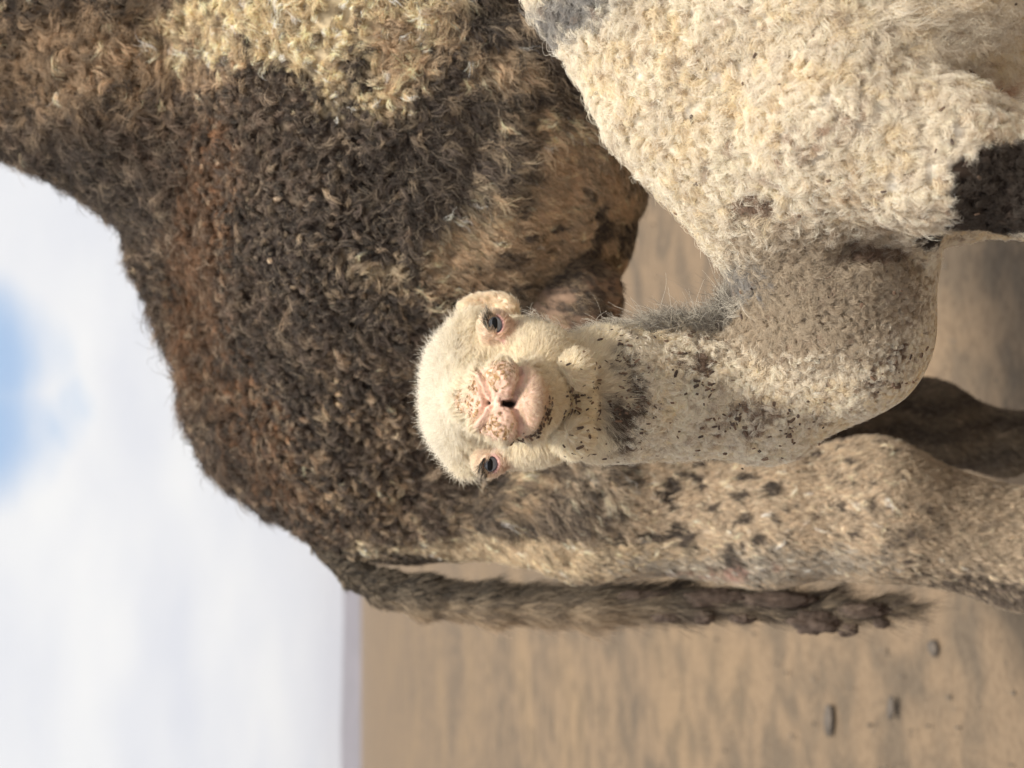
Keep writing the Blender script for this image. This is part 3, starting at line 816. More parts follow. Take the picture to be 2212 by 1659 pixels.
for (x, y, d, r, ax) in EYES:
    c_ = P(x, y, d); ex, ey = eye_frame(ax)
    cb.ell(c_, (r + 0.0030,) * 3, 0.014)
for (x, y, d, r, ax) in EYES:
    c_ = P(x, y, d); ex, ey = eye_frame(ax); sg = 1 if y < 850 else -1
    tilt = 0.30 * sg; ex, ey = ex * math.cos(tilt) + ey * math.sin(tilt), ey * math.cos(tilt) - ex * math.sin(tilt)
    cb.ell(c_ + ax * (r + 0.001), (0.0098, 0.0080, 0.0073), 0.0025, np.stack([ex, ax, ey]), True)
cV, cQ = cb.mesh((-0.35, 1.05, -0.04), (1.35, 1.95, 1.55), 0.007)
print('calf', len(cV), time.time() - T0)
HEADC = P(1085, 855, 1.46); MUZ = P(1085, 866, 1.36)
cV, cF = refine(cV, cQ.tolist(), lambda v: np.linalg.norm(v - HEADC, axis=1) < 0.165, cb)
cV, cF = refine(cV, cF, lambda v: (np.linalg.norm(v - P(1095, 866, 1.37), axis=1) < 0.066) | (np.linalg.norm(v - P(1067, 705, 1.49), axis=1) < 0.03) | (np.linalg.norm(v - P(1058, 1001, 1.5), axis=1) < 0.03), cb)
cV, cF = refine(cV, cF, lambda v: (np.linalg.norm(v - P(1085, 866, 1.36), axis=1) < 0.056) | (np.linalg.norm(v - P(1067, 705, 1.485), axis=1) < 0.017) | (np.linalg.norm(v - P(1058, 1001, 1.50), axis=1) < 0.017), cb)
cT = tris_of(cF); cN = vnormals(cV, cT)
# nostril slits, lip lines and creases pressed into the muzzle
def line(*pts): return [np.array((P(x, y, 1.345)[0], P(x, y, 1.345)[2])) for x, y in pts]
NOS_R = line((1020, 803), (1026, 808), (1040, 838), (1048, 860), (1051, 872)); NOS_L = line((1018, 922), (1026, 914), (1042, 894), (1051, 873))
PHIL = line((1051, 872), (1078, 872), (1113, 872))
MOU_R = line((1112, 866), (1118, 848), (1128, 818), (1132, 790), (1126, 772)); MOU_L = line((1112, 879), (1120, 898), (1127, 915), (1126, 945), (1118, 962))
OUT_R = line((1036, 800), (1044, 808), (1058, 850), (1063, 866)); OUT_L = line((1040, 930), (1047, 922), (1059, 888), (1063, 878))
FLAP = line((1032, 804), (1050, 852)), line((1032, 922), (1053, 884))
xz = cV[:, [0, 2]]
front = sstep(0.068, 0.056, np.linalg.norm(cV - P(1095, 866, 1.37), axis=1)) * (cN[:, 1] < -0.1)
dNos = np.minimum(seg_dist(xz, NOS_R), seg_dist(xz, NOS_L)); dPhil = seg_dist(xz, PHIL); dMou = np.minimum(seg_dist(xz, MOU_R), seg_dist(xz, MOU_L))
dHole = seg_dist(xz, line((1086, 872), (1112, 873))); dHole2 = np.linalg.norm(xz - line((1051, 872))[0], axis=1)
dOut = np.minimum(seg_dist(xz, OUT_R), seg_dist(xz, OUT_L))
gr = lambda d_, w: np.exp(-(d_ / w) ** 2)
dFl = np.minimum(seg_dist(xz, FLAP[0]), seg_dist(xz, FLAP[1]))
cell = np.abs(fbm(cV, 210, 66, 1) - 0.5)
dChin = seg_dist(xz, line((1132, 772), (1160, 783), (1180, 808), (1190, 850), (1188, 895), (1170, 935), (1140, 957), (1120, 964)))
disp = 0.0045 * gr(dChin, 0.004) - 0.0030 * gr(dFl, 0.0032) + 0.0012 * gr(cell, 0.06) * gr(np.abs(dPhil - 0.005), 0.005) + 0.0060 * gr(dNos, 0.0022) + 0.0030 * gr(dPhil, 0.0022) + 0.0065 * gr(dMou, 0.0026) + 0.0075 * gr(dHole, 0.0019) + 0.003 * gr(dHole2, 0.002) + 0.0042 * gr(dOut, 0.0020)
bumpy = (fbm(cV, 230, 5, 2) - 0.5) * 0.0022 * gr(seg_dist(xz, line((1000, 866), (1075, 866))), 0.026)
cV = cV - cN * (front * (disp - bumpy))[:, None]
fold = lambda *pts: [np.array((P(x, y, 1.46)[0], P(x, y, 1.46)[2])) for x, y in pts]
crs = np.minimum(seg_dist(cV, [P(1040, 790, 1.42), P(1075, 768, 1.45), P(1105, 750, 1.475), P(1150, 728, 1.50)]), seg_dist(cV, [P(1040, 935, 1.43), P(1080, 955, 1.46), P(1115, 972, 1.49)]))
fd = 0.0035 * gr(crs, 0.006) + 0.022 * gr(seg_dist(xz, fold((1800, 545), (1880, 552), (1960, 560), (2010, 575))), 0.013) * (cN[:, 1] < 0.1)
wl = (1 - sstep(0.16, 0.12, np.linalg.norm(cV - HEADC, axis=1))) * sstep(0.85, 1.0, cV[:, 2])
cV = cV - cN * (fd - wl * ((fbm(cV, 14, 141, 2) - 0.5) * 0.008 + (fbm(cV, 40, 142, 2) - 0.5) * 0.005))[:, None]
cN = vnormals(cV, cT)
print('calf refined', len(cV), time.time() - T0)

WHITE = np.array((0.89, 0.825, 0.71)); PINK = np.array((0.66, 0.45, 0.36)); DIRT_SHADE = np.array((0.115, 0.080, 0.058)); SOOT = np.array((0.052, 0.036, 0.027))
GREYW = np.array((0.36, 0.345, 0.33))
def calf_coat(p, n, g):
    q = p + 0.03 * (np.stack([fbm(p, 12, 3), fbm(p, 12, 4), fbm(p, 12, 5)], 1) - 0.5)
    xy = flat(q, 1.42); r = g.random(len(p)); fine = fbm(p, 40, 8, 3); mid = fbm(p, 13, 12, 3)
    col = WHITE * (0.90 + 0.20 * mid)[:, None] * np.ones((len(p), 1))
    def put(c, w, soft=0.25):
        nonlocal col
        k = sstep(r - soft, r + soft, w * 1.3 - 0.15)[:, None]
        col = col * (1 - k) + c * k
    def near(x, y, rx, ry, ang=0.0, e=0.5): return 1 - sstep(1 - e, 1 + e, blob(xy, x, y, rx, ry, ang))
    put(WHITE * np.array((0.98, 0.93, 0.82)), 0.5 * sstep(0.42, 0.6, fine))                    # yellowish locks
    put(WHITE * np.array((0.60, 0.545, 0.485)), near(1790, 640, 260, 150) * 0.95)                # lower neck: some dust, mostly its shade painted in
    put(WHITE * np.array((0.74, 0.66, 0.57)), near(1900, 420, 200, 130) * 0.5 * sstep(0.4, 0.6, mid))
    put(GREYW, near(1600, 610, 90, 60) * 0.7); put(GREYW, near(1230, 20, 90, 50) * 0.75)
    put(DIRT_SHADE * 1.6, near(1365, 850, 45, 120, 0, 0.6) * sstep(0.42, 0.56, fine)); put(DIRT_SHADE * 1.3, near(1340, 870, 40, 70) * 0.75)
    put(DIRT_SHADE * 3, near(1560, 880, 40, 80) * 0.6 * sstep(0.45, 0.6, fine)); put(DIRT_SHADE * 2.6, near(1690, 905, 150, 40, 0.05) * 0.5 * sstep(0.52, 0.62, fine))
    put(DIRT_SHADE * 2.2, near(1970, 800, 90, 40, -0.6) * 0.6 * sstep(0.50, 0.62, fine)); put(DIRT_SHADE * 2, near(1530, 770, 40, 40) * sstep(0.48, 0.6, fine))
    put(DIRT_SHADE * 2.6, near(1610, 455, 42, 24) * 0.6); put(DIRT_SHADE * 3.5, near(1720, 345, 120, 22, -0.5) * 0.3); put(DIRT_SHADE * 2.4, near(1910, 548, 90, 16) * 0.9)  # last patch is shade painted into the fold between neck and chest
    xl = flat(p + 0.040 * (np.stack([fbm(p, 30, 3), fbm(p, 30, 4), fbm(p, 30, 5)], 1) - 0.5), 1.275); pat = 1 - sstep(0.86, 1.10, blob(xl, 2178, 408, 118, 92, 0.25))
    put(SOOT, pat * 1.2 * (p[:, 1] < 1.42), 0.06)
    put(np.array((0.62, 0.42, 0.32)), near(2190, 205, 110, 22, 0, 0.5) * 0.6)
    return col
def head_coat(p, g):
    xy = flat(p, 1.45); r = g.random(len(p)); fine = fbm(p, 70, 8, 3)
    col = np.array((0.87, 0.79, 0.64)) * (0.92 + 0.16 * fbm(p, 22, 2, 2))[:, None]
    top = (1 - sstep(960, 1020, xy[:, 0]))[:, None]; col = col * (1 - top) + top * np.array((0.87, 0.82, 0.72))
    for (x, y, d, rr, ax) in EYES:
        k = (1 - sstep(0.010, 0.027, np.linalg.norm(p - P(x + 10, y + (6 if y < 850 else -6), d), axis=1)))[:, None] * 0.75
        col = col * (1 - k) + k * np.array((0.62, 0.40, 0.30))
    return col
def throat_dirt(p, r):
    xy = flat(p, 1.47)
    w = (1 - sstep(0.55, 1.3, blob(xy, 1355, 870, 55, 130))) * sstep(0.40, 0.55, fbm(p, 50, 8, 3))
    return w
cg = np.random.default_rng(23)
c_body = mesh_obj('body', cV, cF, M_HIDE)
adopt(c_body, calf)
isH = sstep(0.135, 0.115, np.linalg.norm((cV - P(1080, 855, 1.47)) * np.array((1, 0.8, 1)), axis=1))[:, None]
skin = calf_coat(cV, cN, cg) * 0.72 * (1 - isH) + isH * head_coat(cV, cg) * 0.85  # calf hide darkened so gaps in the wool read as shade
muzw = np.maximum(sstep(0.050, 0.040, np.linalg.norm((cV - P(1098, 866, 1.365)) * np.array((1, 0.8, 0.92)), axis=1)), sstep(0.020, 0.012, np.linalg.norm(cV - P(1004, 865, 1.393), axis=1)))[:, None] * (cN[:, 1:2] < 0.1)
pk = PINK * (0.85 + 0.3 * fbm(cV, 90, 3, 2))[:, None]
palelip = gr(seg_dist(xz, line((1150, 866), (1165, 866))), 0.018)[:, None]; pk = pk * (1 - 0.5 * palelip) + 0.5 * palelip * np.array((0.66, 0.49, 0.40))
crumb = ((fbm(cV, 330, 15, 2) > 0.52)[:, None] * np.clip(gr(seg_dist(xz, line((1010, 840), (1020, 900))), 0.016) + gr(seg_dist(xz, line((1075, 815), (1090, 800))), 0.012) + gr(seg_dist(xz, line((1072, 925), (1085, 935))), 0.013), 0, 1)[:, None] > 0.4) & (np.minimum(dFl, dPhil) > 0.005)[:, None]
pk = np.where(crumb, np.array((0.30, 0.18, 0.085)), pk)
skin = skin * (1 - muzw) + muzw * pk
hole_shade = np.clip(1.4 * gr(dHole, 0.0019) + 1.1 * gr(dHole2, 0.0018) + 0.0 * dMou, 0, 1)[:, None] * front[:, None]  # darkness inside the nostril and lip openings, painted over shallow dents
skin = skin * (1 - hole_shade) + hole_shade * np.array((0.012, 0.008, 0.007))
for (x, y, d, rr, ax) in EYES:
    c_ = P(x, y, d); w_ = cV - c_; dist = np.linalg.norm(w_, axis=1); cs = (w_ @ ax) / (dist + 1e-9)
    sg = 1 if y < 850 else -1
    ex, ey = eye_frame(ax)
    k = (sstep(0.60, 0.80, cs) * (dist < 0.021) * (0.35 + 0.65 * sstep(0.003, -0.004, w_ @ ey)))[:, None] * 0.9
    tear = gr(seg_dist(cV, [P(x + 12, y + 16 * sg, d), P(x + 22, y + 40 * sg, d - 0.012)]), 0.0075)[:, None]
    k = np.maximum(k, 0.8 * tear)
    skin = skin * (1 - k) + k * np.array((0.60, 0.34, 0.31))
    k = ((cs > 0.75) & (dist < rr + 0.0022))[:, None]
    skin = np.where(k, np.array((0.16, 0.085, 0.08)), skin)
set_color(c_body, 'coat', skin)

# ---- wool
def headness(p): return sstep(0.150, 0.128, np.linalg.norm((p - P(1075, 855, 1.49)) * np.array((1, 0.72, 0.95)), axis=1))
def sleek(p):
    xy = flat(p, 1.40)
    return sstep(1700, 2050, xy[:, 0] + 0.9 * (150 - xy[:, 1])) * (1 - sstep(180, 320, xy[:, 1]))
wp, wn = sample(cV, cT, cN, lambda a: a * 35000 * FUR, lambda c, n: dens_common(c, n) * (1 - headness(c)) * (1 + 1.0 * sstep(500, 620, flat(c, 1.5)[:, 1])))
M_ = len(wp); u_ = cg.random(M_); xw = flat(wp, 1.44)
sl = sleek(wp); nk = sstep(520, 640, xw[:, 1]); leg = sstep(1.02, 0.90, wp[:, 2])
par = dict(L=(0.0152 - 0.005 * nk + 0.006 * sl - 0.010 * leg) * np.exp(cg.normal(0, 0.22, M_)), a0=0.1 + 0.85 * sl + 0.25 * nk + 0.5 * leg, kap=(4.0 - 3.0 * sl - 0.6 * nk - 2 * leg) * (0.75 + 0.5 * u_),
           lift=0.0058 - 0.0045 * sl - 0.0015 * nk, wave=0.0028 + 0.0005 * sl - 0.001 * nk, turns=1.2 + 0.6 * u_, spread=0.0047 + 0.0015 * sl - 0.0010 * nk, clump=0.42 + 0.2 * u_,
           rad=np.full(M_, 0.00017), frizz=0.09 - 0.04 * sl, swirl=1.5 - 1.15 * sl - 0.3 * nk, cvar=0.10)
comb = np.tile(np.array((0.15, 0.0, -1.0)), (M_, 1)) + 1.0 * np.stack([fbm(wp, 8, 51) - 0.5, 0 * u_, fbm(wp, 8, 52) - 0.5], 1)
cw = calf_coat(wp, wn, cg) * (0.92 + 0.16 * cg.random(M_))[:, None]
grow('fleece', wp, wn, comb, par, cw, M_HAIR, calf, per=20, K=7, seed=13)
print('calf locks', M_, time.time() - T0)

# ---- face: short sleek hair lying back from the muzzle, longer on the crown
def muz_d(p): return np.minimum(np.linalg.norm((p - P(1098, 866, 1.365)) * np.array((1, 0.8, 0.92)), axis=1), np.linalg.norm(p - P(1004, 865, 1.393), axis=1) + 0.023)
def eye_free(p):
    ok = np.ones(len(p))
    for (x, y, d, r, ax) in EYES:
        w_ = p - P(x, y, d); dist = np.linalg.norm(w_, axis=1); sg = 1 if y < 850 else -1
        ex, ey = eye_frame(ax)
        ok *= 1 - ((w_ @ ax) / (dist + 1e-9) > 0.78 + 0.05 * ((w_ @ ey) > 0)) * (dist < 0.022)
        ok *= sstep(0.004, 0.010, seg_dist(p, [P(x + 10, y + 12 * sg, d - 0.012), P(x + 20, y + 34 * sg, d - 0.016)])) * 0.9 + 0.1
    return ok
def eye_d(p): return np.min([np.linalg.norm(p - P(x, y, d), axis=1) for (x, y, d, r, ax) in EYES], axis=0)
fp, fn = sample(cV, cT, cN, 17000 * FUR, lambda c, n: headness(c) * (0.1 + 0.9 * (facing(c, n) > -0.3)) * sstep(0.034, 0.046, muz_d(c)) * eye_free(c))
M_ = len(fp); u_ = cg.random(M_); xf = flat(fp, 1.47)
crown = 1 - sstep(950, 1010, xf[:, 0] - 0.25 * np.abs(xf[:, 1] - 850)); jw = sstep(1180, 1300, xf[:, 0])
near_eye = 1 - sstep(0.016, 0.034, eye_d(fp))
par = dict(L=(0.0075 + 0.0095 * crown + 0.004 * u_ + 0.003 * jw) * (1 - 0.45 * near_eye), a0=1.2 - 0.75 * crown, kap=0.25 + 2.0 * crown * u_, lift=0.0 + 0.0 * u_, wave=0.0005 + 0.0016 * crown, turns=np.full(M_, 1.0),
           spread=0.0028 + 0.002 * crown, clump=np.full(M_, 0.55), rad=np.full(M_, 0.00018), frizz=0.04 + 0.06 * crown, swirl=0.25 + 0.9 * crown, cvar=0.10)
comb = norm(fp - MUZ) + 0.5 * np.stack([fbm(fp, 30, 51) - 0.5, 0 * u_, fbm(fp, 30, 52) - 0.5], 1)
ch = head_coat(fp, cg) * (0.9 + 0.2 * cg.random(M_))[:, None]
tdw = throat_dirt(fp, cg)[:, None] * (cg.random(M_) < 0.8)[:, None]
ch = ch * (1 - tdw) + tdw * DIRT_SHADE
grow('face_hair', fp, fn, comb, par, ch, M_HAIR, calf, per=14, K=5, seed=14)
mp_, mn_ = sample(cV, cT, cN, 3800 * FUR, lambda c, n: sstep(0.052, 0.046, muz_d(c)) * (n[:, 1] < 0.2) * (0.25 + 0.75 * sstep(1095, 1140, flat(c, 1.36)[:, 0])) * (seg_dist(c[:, [0, 2]], PHIL) > 0.006) * (np.minimum(seg_dist(c[:, [0, 2]], MOU_R), seg_dist(c[:, [0, 2]], MOU_L)) > 0.0035))
M_ = len(mp_)
par = dict(L=np.full(M_, 0.0032), a0=np.full(M_, 1.0), kap=np.full(M_, 0.3), lift=np.zeros(M_), wave=np.zeros(M_), turns=np.ones(M_), spread=np.full(M_, 0.0016), clump=np.full(M_, 0.3),
           rad=np.full(M_, 0.00010), frizz=np.full(M_, 0.05), swirl=np.full(M_, 0.3), cvar=0.1)
grow('muzzle_hair', mp_, mn_, norm(mp_ - P(1115, 868, 1.34)), par, np.tile(np.array((0.78, 0.66, 0.52)), (M_, 1)), M_HAIR, calf, per=4, K=4, seed=15)

# ---- mane along the nape, long and grey
def mane_w(c, n):
    xy = flat(c, 1.58)
    crest = np.where(xy[:, 0] < 1560, 705, 705 - (xy[:, 0] - 1560) * 1.1)
    return (np.abs(xy[:, 1] - crest) < 20) * (xy[:, 0] > 1150) * (xy[:, 0] < 1660) * (n[:, 0] + 0.7 * n[:, 2] > 0.25) * (c[:, 1] > 1.5) * (0.35 + sstep(1300, 1450, xy[:, 0]))
ap, an = sample(cV, cT, cN, 420, mane_w)
M_ = len(ap); u_ = cg.random(M_); xa = flat(ap, 1.58)[:, 0]; lg = sstep(1280, 1480, xa)
par = dict(L=(0.015 + 0.016 * lg) * (0.7 + 0.6 * u_), a0=0.05 + 0.4 * u_, kap=0.6 + 1.4 * u_, lift=np.zeros(M_), wave=0.003 + 0.004 * u_, turns=np.full(M_, 0.9), spread=np.full(M_, 0.005),
           clump=np.full(M_, 0.6), rad=np.full(M_, 0.00020), frizz=np.full(M_, 0.17), swirl=np.full(M_, 1.1), cvar=0.2)
mc = np.where((cg.random(M_) < 0.12 + 0.42 * lg)[:, None], np.array((0.22, 0.20, 0.18)), np.array((0.70, 0.66, 0.58)))
grow('mane', ap, an, np.tile(np.array((0.2, 0, 0.5)), (M_, 1)), par, mc, M_HAIR, calf, per=14, K=7, seed=16)

# ---- ears
def make_ear(cx, cy, d, rx, ry, ang, name='ear'):
    eb = Body(); s_ = sc(d); c_, k_ = math.cos(ang), math.sin(ang)
    rot = np.array([[c_, 0, k_], [0, 1, 0], [-k_, 0, c_]])
    eb.ell(P(cx, cy, d), (ry * s_, 0.014, rx * s_), 0.01, rot)
    eb.cone(P(cx + rx * 0.6, cy + ry * 0.5, d), 0.012, P(cx + rx * 0.8, cy + ry * 2.0, d), 0.016, 0.02)
    eb.ell(P(cx, cy, d) + np.array((0.004, -0.016, 0.002)), (ry * s_ * 0.55, 0.010, rx * s_ * 0.62), 0.008, rot, True)
    eV, eQ = eb.mesh(P(cx, cy, d) - 0.07, P(cx, cy, d) + 0.07, 0.0035)
    eT = tris_of(eQ); eN = vnormals(eV, eT)
    o = mesh_obj(name, eV, eQ, M_HIDE); adopt(o, calf)
    set_color(o, 'coat', np.tile((0.86, 0.70, 0.55), (len(eV), 1)))
    ep, en = sample(eV, eT, eN, 800, lambda c, n: 0.3 + 0.7 * (facing(c, n) > -0.3))
    m_ = len(ep); u = cg.random(m_)
    pr = dict(L=0.005 + 0.003 * u, a0=np.full(m_, 1.15), kap=np.full(m_, 0.3), lift=0 * u, wave=0.0004 + 0 * u, turns=1 + 0 * u, spread=np.full(m_, 0.0022), clump=np.full(m_, 0.4),
              rad=np.full(m_, 0.00015), frizz=np.full(m_, 0.05), swirl=np.full(m_, 0.3), cvar=0.08)
    h = grow('ear_hair', ep, en, np.tile(np.array((0.3, 0, 1.0)), (m_, 1)), pr, np.tile(np.array((0.92, 0.83, 0.69)), (m_, 1)), M_HAIR, calf, per=12, K=5, seed=int(cx))
    h.parent = o; h.matrix_parent_inverse = Matrix.Identity(4)
make_ear(1052, 665, 1.585, 60, 31, 0.06)
make_ear(1020, 945, 1.655, 48, 22, -0.1)

# ---- eyes
def mat_eye():
    mt, nt, out = new_mat('eye'); N = nt.nodes; L = nt.links
    b = N.new('ShaderNodeBsdfPrincipled'); b.inputs['Roughness'].default_value = 0.05; b.inputs['Coat Weight'].default_value = 1.0; b.inputs['Coat Roughness'].default_value = 0.02
    at = N.new('ShaderNodeAttribute'); at.attribute_name = 'coat'; L.new(at.outputs['Color'], b.inputs['Base Color']); L.new(b.outputs[0], out.inputs[0])
    return mt
M_EYE = mat_eye(); M_LID = mat_plain('eyelid_skin', (0.36, 0.17, 0.16), 0.45, 0.25, 120, 0.3, 0.002); M_LIDD = mat_plain('eyelid_rim', (0.10, 0.055, 0.055), 0.35, 0.3, 120, 0.2, 0.001)
def tube(pts, rad, seg=8, closed=False):
    pts = [Vector(p) for p in pts]; n_ = len(pts); V = []; F = []
    for i in range(n_):
        a = pts[(i - 1) % n_ if closed else max(i - 1, 0)]; b = pts[(i + 1) % n_ if closed else min(i + 1, n_ - 1)]
        t = (b - a).normalized(); u = t.cross(Vector((0, 1, 0.2))).normalized(); w = t.cross(u)
        for k in range(seg):
            an = 6.2832 * k / seg; V.append(pts[i] + (u * math.cos(an) + w * math.sin(an)) * (rad[i] if hasattr(rad, '__len__') else rad))
    m_ = n_ if closed else n_ - 1
    for i in range(m_):
        for k in range(seg):
            F.append((i * seg + k, i * seg + (k + 1) % seg, ((i + 1) % n_) * seg + (k + 1) % seg, ((i + 1) % n_) * seg + k))
    return V, F
lash_p = []; lash_n = []
for (x, y, d, r, ax) in EYES:
    sgn = 1 if y < 850 else -1
    c_ = P(x, y, d)
    bmn = bmesh.new(); bmesh.ops.create_uvsphere(bmn, u_segments=48, v_segments=32, radius=r)
    ez = Vector(ax); q = ez.to_track_quat('Z', 'Y').to_matrix()
    ex, eyv = eye_frame(ax)
    co = np.array([(q @ v.co)[:] for v in bmn.verts])
    for v, c in zip(bmn.verts, co): v.co = Vector(c) + Vector(c_)
    me = bpy.data.meshes.new('eye'); bmn.to_mesh(me); bmn.free()
    me.polygons.foreach_set('use_smooth', [True] * len(me.polygons)); me.materials.append(M_EYE)
    o = bpy.data.objects.new('eye', me); scene.collection.objects.link(o); adopt(o, calf)
    u = co @ np.array(ex) / r; v_ = co @ np.array(eyv) / r; f_ = co @ ax / r
    ri = np.hypot(u, v_)
    colr = np.where((ri < 0.80)[:, None], np.array((0.17, 0.195, 0.235)) * (0.75 + 0.5 * fbm(co, 700, 3, 2))[:, None], np.array((0.06, 0.045, 0.045)))
    set_color(o, 'coat', np.where((f_ > 0)[:, None], colr, np.array((0.3, 0.2, 0.18))))
    # pupil: a dark level bar just proud of the eyeball
    pv = []; pf = []
    for i in range(-6, 7):
        for j in range(-3, 4):
            a_ = i / 6 * 0.50; b_ = j / 3 * 0.21 * math.sqrt(max(0.02, 1 - abs(i / 6) ** 3)) + 0.04 
            dr = np.array(ex) * a_ + np.array(eyv) * b_; dr = dr + ax * math.sqrt(max(0.0, 1 - dr @ dr))
            pv.append(c_ + dr * (r + 0.0002))
    for i in range(12):
        for j in range(6):
            k = i * 7 + j; pf.append((k, k + 7, k + 8, k + 1))
    po = mesh_obj('pupil', pv, pf, mat_plain('pupil_black', (0.005, 0.005, 0.006), 0.35, 0.1, 50, 0.0, 0.001, 0.2), o); po.matrix_parent_inverse = Matrix.Identity(4)
    lp = []; ln = []
    for k in range(30):
        a_ = math.radians(20 + 120 * k / 29) if sgn > 0 else math.radians(40 + 120 * k / 29)
        dr = np.array(ex) * math.cos(a_) * 0.66 + np.array(eyv) * math.sin(a_) * 0.56
        dr = norm(dr + ax * 0.8)
        lp.append(c_ + dr * (r + 0.0025)); ln.append(norm(dr * 0.4 + ax * 0.8 + np.array((0.35 * sgn, 0, 0.35))))
    lp = np.array(lp); ln = np.array(ln); m_ = len(lp); uu = cg.random(m_)
    pr = dict(L=0.010 + 0.005 * uu, a0=np.full(m_, 0.1), kap=np.full(m_, 0.7), lift=0 * uu, wave=0.0008 + 0 * uu, turns=1 + 0 * uu, spread=np.full(m_, 0.0012), clump=np.full(m_, 0.3),
              rad=np.full(m_, 0.00018), frizz=np.full(m_, 0.10), swirl=np.full(m_, 0.5), cvar=0.3)
    h = grow('eyelashes', lp, ln, np.tile(np.array((0.5 * sgn, 0, 0.2)), (m_, 1)), pr, np.where((uu < 0.6)[:, None], np.array((0.03, 0.026, 0.026)), np.array((0.5, 0.45, 0.38))), M_HAIR, calf, per=5, K=6, seed=int(y))
    h.parent = o; h.matrix_parent_inverse = Matrix.Identity(4)

# ---- flecks of dried mud and crumbs of grit caught in the hair
def flecks(name, n, dens, size, lift, col, parent, elong=2.6, along=None, seed=5, V=None, T=None, Nn=None):
    g = np.random.default_rng(seed)
    p, nn = sample(cV if V is None else V, cT if T is None else T, cN if Nn is None else Nn, n, dens)
    vv = []; ff = []; cc = []
    base = np.array([(-1, -1, -1), (1, -1, -1), (1, 1, -1), (-1, 1, -1), (-1, -1, 1), (1, -1, 1), (1, 1, 1), (-1, 1, 1), (0, 0, 1.5), (1.5, 0, 0), (-1.5, 0, 0)], float)
    fc_ = [(0, 3, 2, 1), (0, 1, 5, 4), (2, 3, 7, 6), (4, 5, 8), (5, 6, 8), (6, 7, 8), (7, 4, 8), (1, 2, 9), (2, 6, 9), (6, 5, 9), (5, 1, 9), (3, 0, 10), (0, 4, 10), (4, 7, 10), (7, 3, 10)]
    for i in range(len(p)):
        a = g.normal(0, 1, 3) if along is None else along + 0.45 * g.normal(0, 1, 3)
        t = norm(a - (a @ nn[i]) * nn[i]); b = np.cross(nn[i], t)
        sz = size * (0.5 + 0.9 * g.random() ** 1.5); e = 1 + (elong - 1) * g.random()
        q = base * (0.75 + 0.5 * g.random((11, 3))) * np.array((sz * e, sz, sz * 0.6))
        k = len(vv)
        vv.extend((p[i] + nn[i] * lift * (0.5 + g.random()) + q[:, :1] * t + q[:, 1:2] * b + q[:, 2:] * nn[i]))
        ff.extend([tuple(k + j for j in f) for f in fc_])
        cc.extend([np.array(col[g.integers(len(col))]) * (0.7 + 0.6 * g.random())] * 11)
    o = mesh_obj(name, vv, ff, M_HIDE, None, False); set_color(o, 'coat', np.array(cc)); o['kind'] = 'stuff'; adopt(o, parent)
    return o
MUD = [(0.105, 0.072, 0.052), (0.075, 0.055, 0.045), (0.15, 0.10, 0.07)]
GRIT = [(0.36, 0.23, 0.12), (0.48, 0.34, 0.20), (0.26, 0.16, 0.09)]
def d_throat(c, n):
    xy = flat(c, 1.46)
    w = (1 - sstep(0.5, 1.25, blob(xy, 1345, 860, 70, 140))) * (0.06 + sstep(0.48, 0.6, fbm(c, 45, 9, 2))) + 0.35 * (1 - sstep(0.6, 1.2, blob(xy, 1250, 880, 50, 110)))
    w = w + 0.10 * (1 - sstep(0.7, 1.2, blob(xy, 1480, 860, 140, 120)))
    return w * (facing(c, n) > 0)
flecks('mud_flecks', 230, d_throat, 0.00085, 0.007, MUD, calf, 3.2, np.array((0.0, 0, -1.0)), 31)
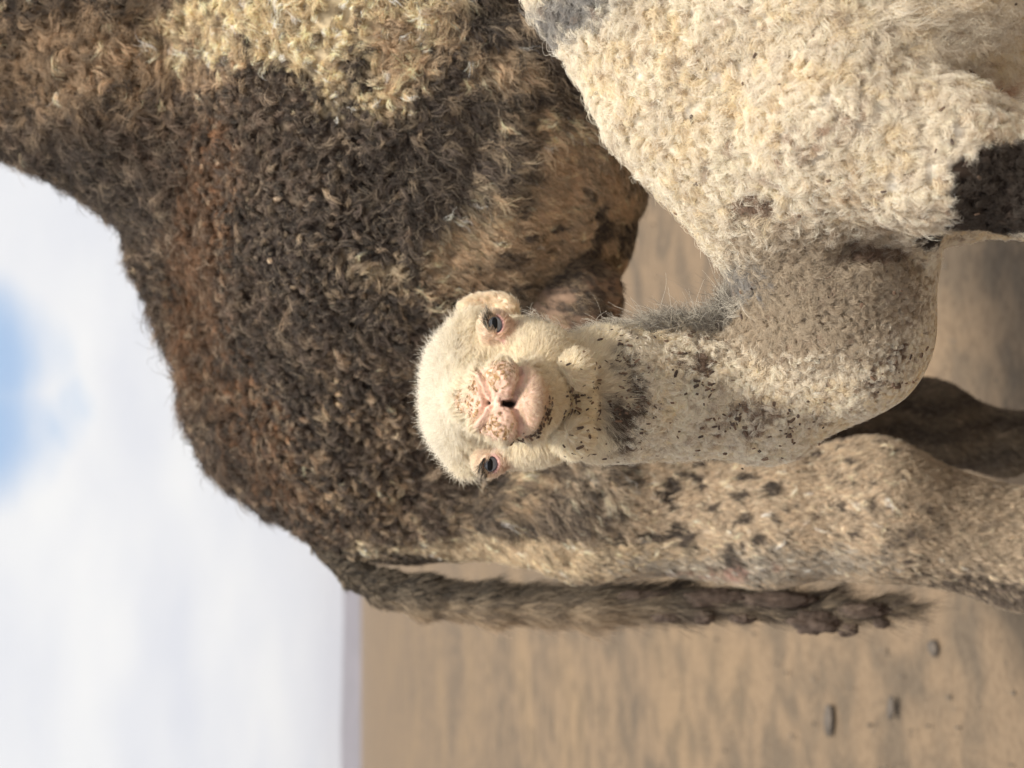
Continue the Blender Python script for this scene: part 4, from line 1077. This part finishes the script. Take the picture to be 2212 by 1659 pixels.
def d_neck(c, n):
    xy = flat(c, 1.50); f = sstep(0.50, 0.62, fbm(c, 30, 19, 2))
    w = (1 - sstep(0.5, 1.2, blob(xy, 1680, 900, 170, 50))) + (1 - sstep(0.5, 1.2, blob(xy, 1950, 800, 110, 50, -0.6))) + 0.8 * (1 - sstep(0.5, 1.2, blob(xy, 1540, 880, 40, 80))) + 0.5 * (1 - sstep(0.5, 1.2, blob(xy, 1530, 770, 40, 50)))
    return w * (0.1 + f) * (facing(c, n) > -0.1) + 0.012 * (xy[:, 1] > 0) * (facing(c, n) > 0.2) * (xy[:, 0] > 1400)
flecks('mud_flecks', 210, d_neck, 0.0012, 0.010, MUD, calf, 2.6, None, 32)
def d_nose(c, n):
    q = c[:, [0, 2]]; xy = flat(c, 1.36)
    w = gr(seg_dist(q, line((1002, 850), (1030, 836))), 0.009) + gr(seg_dist(q, line((1006, 885), (1028, 905))), 0.009) + 0.7 * gr(seg_dist(q, line((1078, 815), (1098, 796))), 0.010) + 0.7 * gr(seg_dist(q, line((1074, 920), (1092, 938))), 0.010)
    return w * (muz_d(c) < 0.056) * (n[:, 1] < 0.1) * (np.minimum(np.minimum(seg_dist(q, FLAP[0]), seg_dist(q, FLAP[1])), seg_dist(q, PHIL)) > 0.0055)
flecks('grit', 240, d_nose, 0.00085, 0.0006, GRIT, calf, 1.6, None, 33)
def d_chin(c, n):
    q = c[:, [0, 2]]
    return gr(seg_dist(q, line((1120, 955), (1160, 938), (1185, 900), (1192, 872))), 0.004) * (muz_d(c) < 0.075) * (n[:, 1] < 0.5)
flecks('mud_flecks', 130, d_chin, 0.0010, 0.003, MUD, calf, 2.4, None, 34)
print('calf done', time.time() - T0)
# ------------------------------------------------------------------ the dusty air
def build_haze():
    R = 6500.0; z0, z1 = -3.0, 130.0
    V = [(x, y, z) for z in (z0, z1) for (x, y) in ((-R, -R), (R, -R), (R, R), (-R, R))]
    F = [(0, 3, 2, 1), (4, 5, 6, 7), (0, 1, 5, 4), (1, 2, 6, 5), (2, 3, 7, 6), (3, 0, 4, 7)]
    mt, nt, out = new_mat('dusty_air')
    v = nt.nodes.new('ShaderNodeVolumePrincipled'); v.inputs['Density'].default_value = 0.00013
    v.inputs['Color'].default_value = (0.80, 0.79, 0.86, 1); v.inputs['Anisotropy'].default_value = 0.2
    nt.links.new(v.outputs[0], out.inputs['Volume'])
    o = mesh_obj('haze', V, F, mt, None, False); tag(o, 'thin dusty haze over the far plain', 'haze', None, 'stuff')
build_haze()
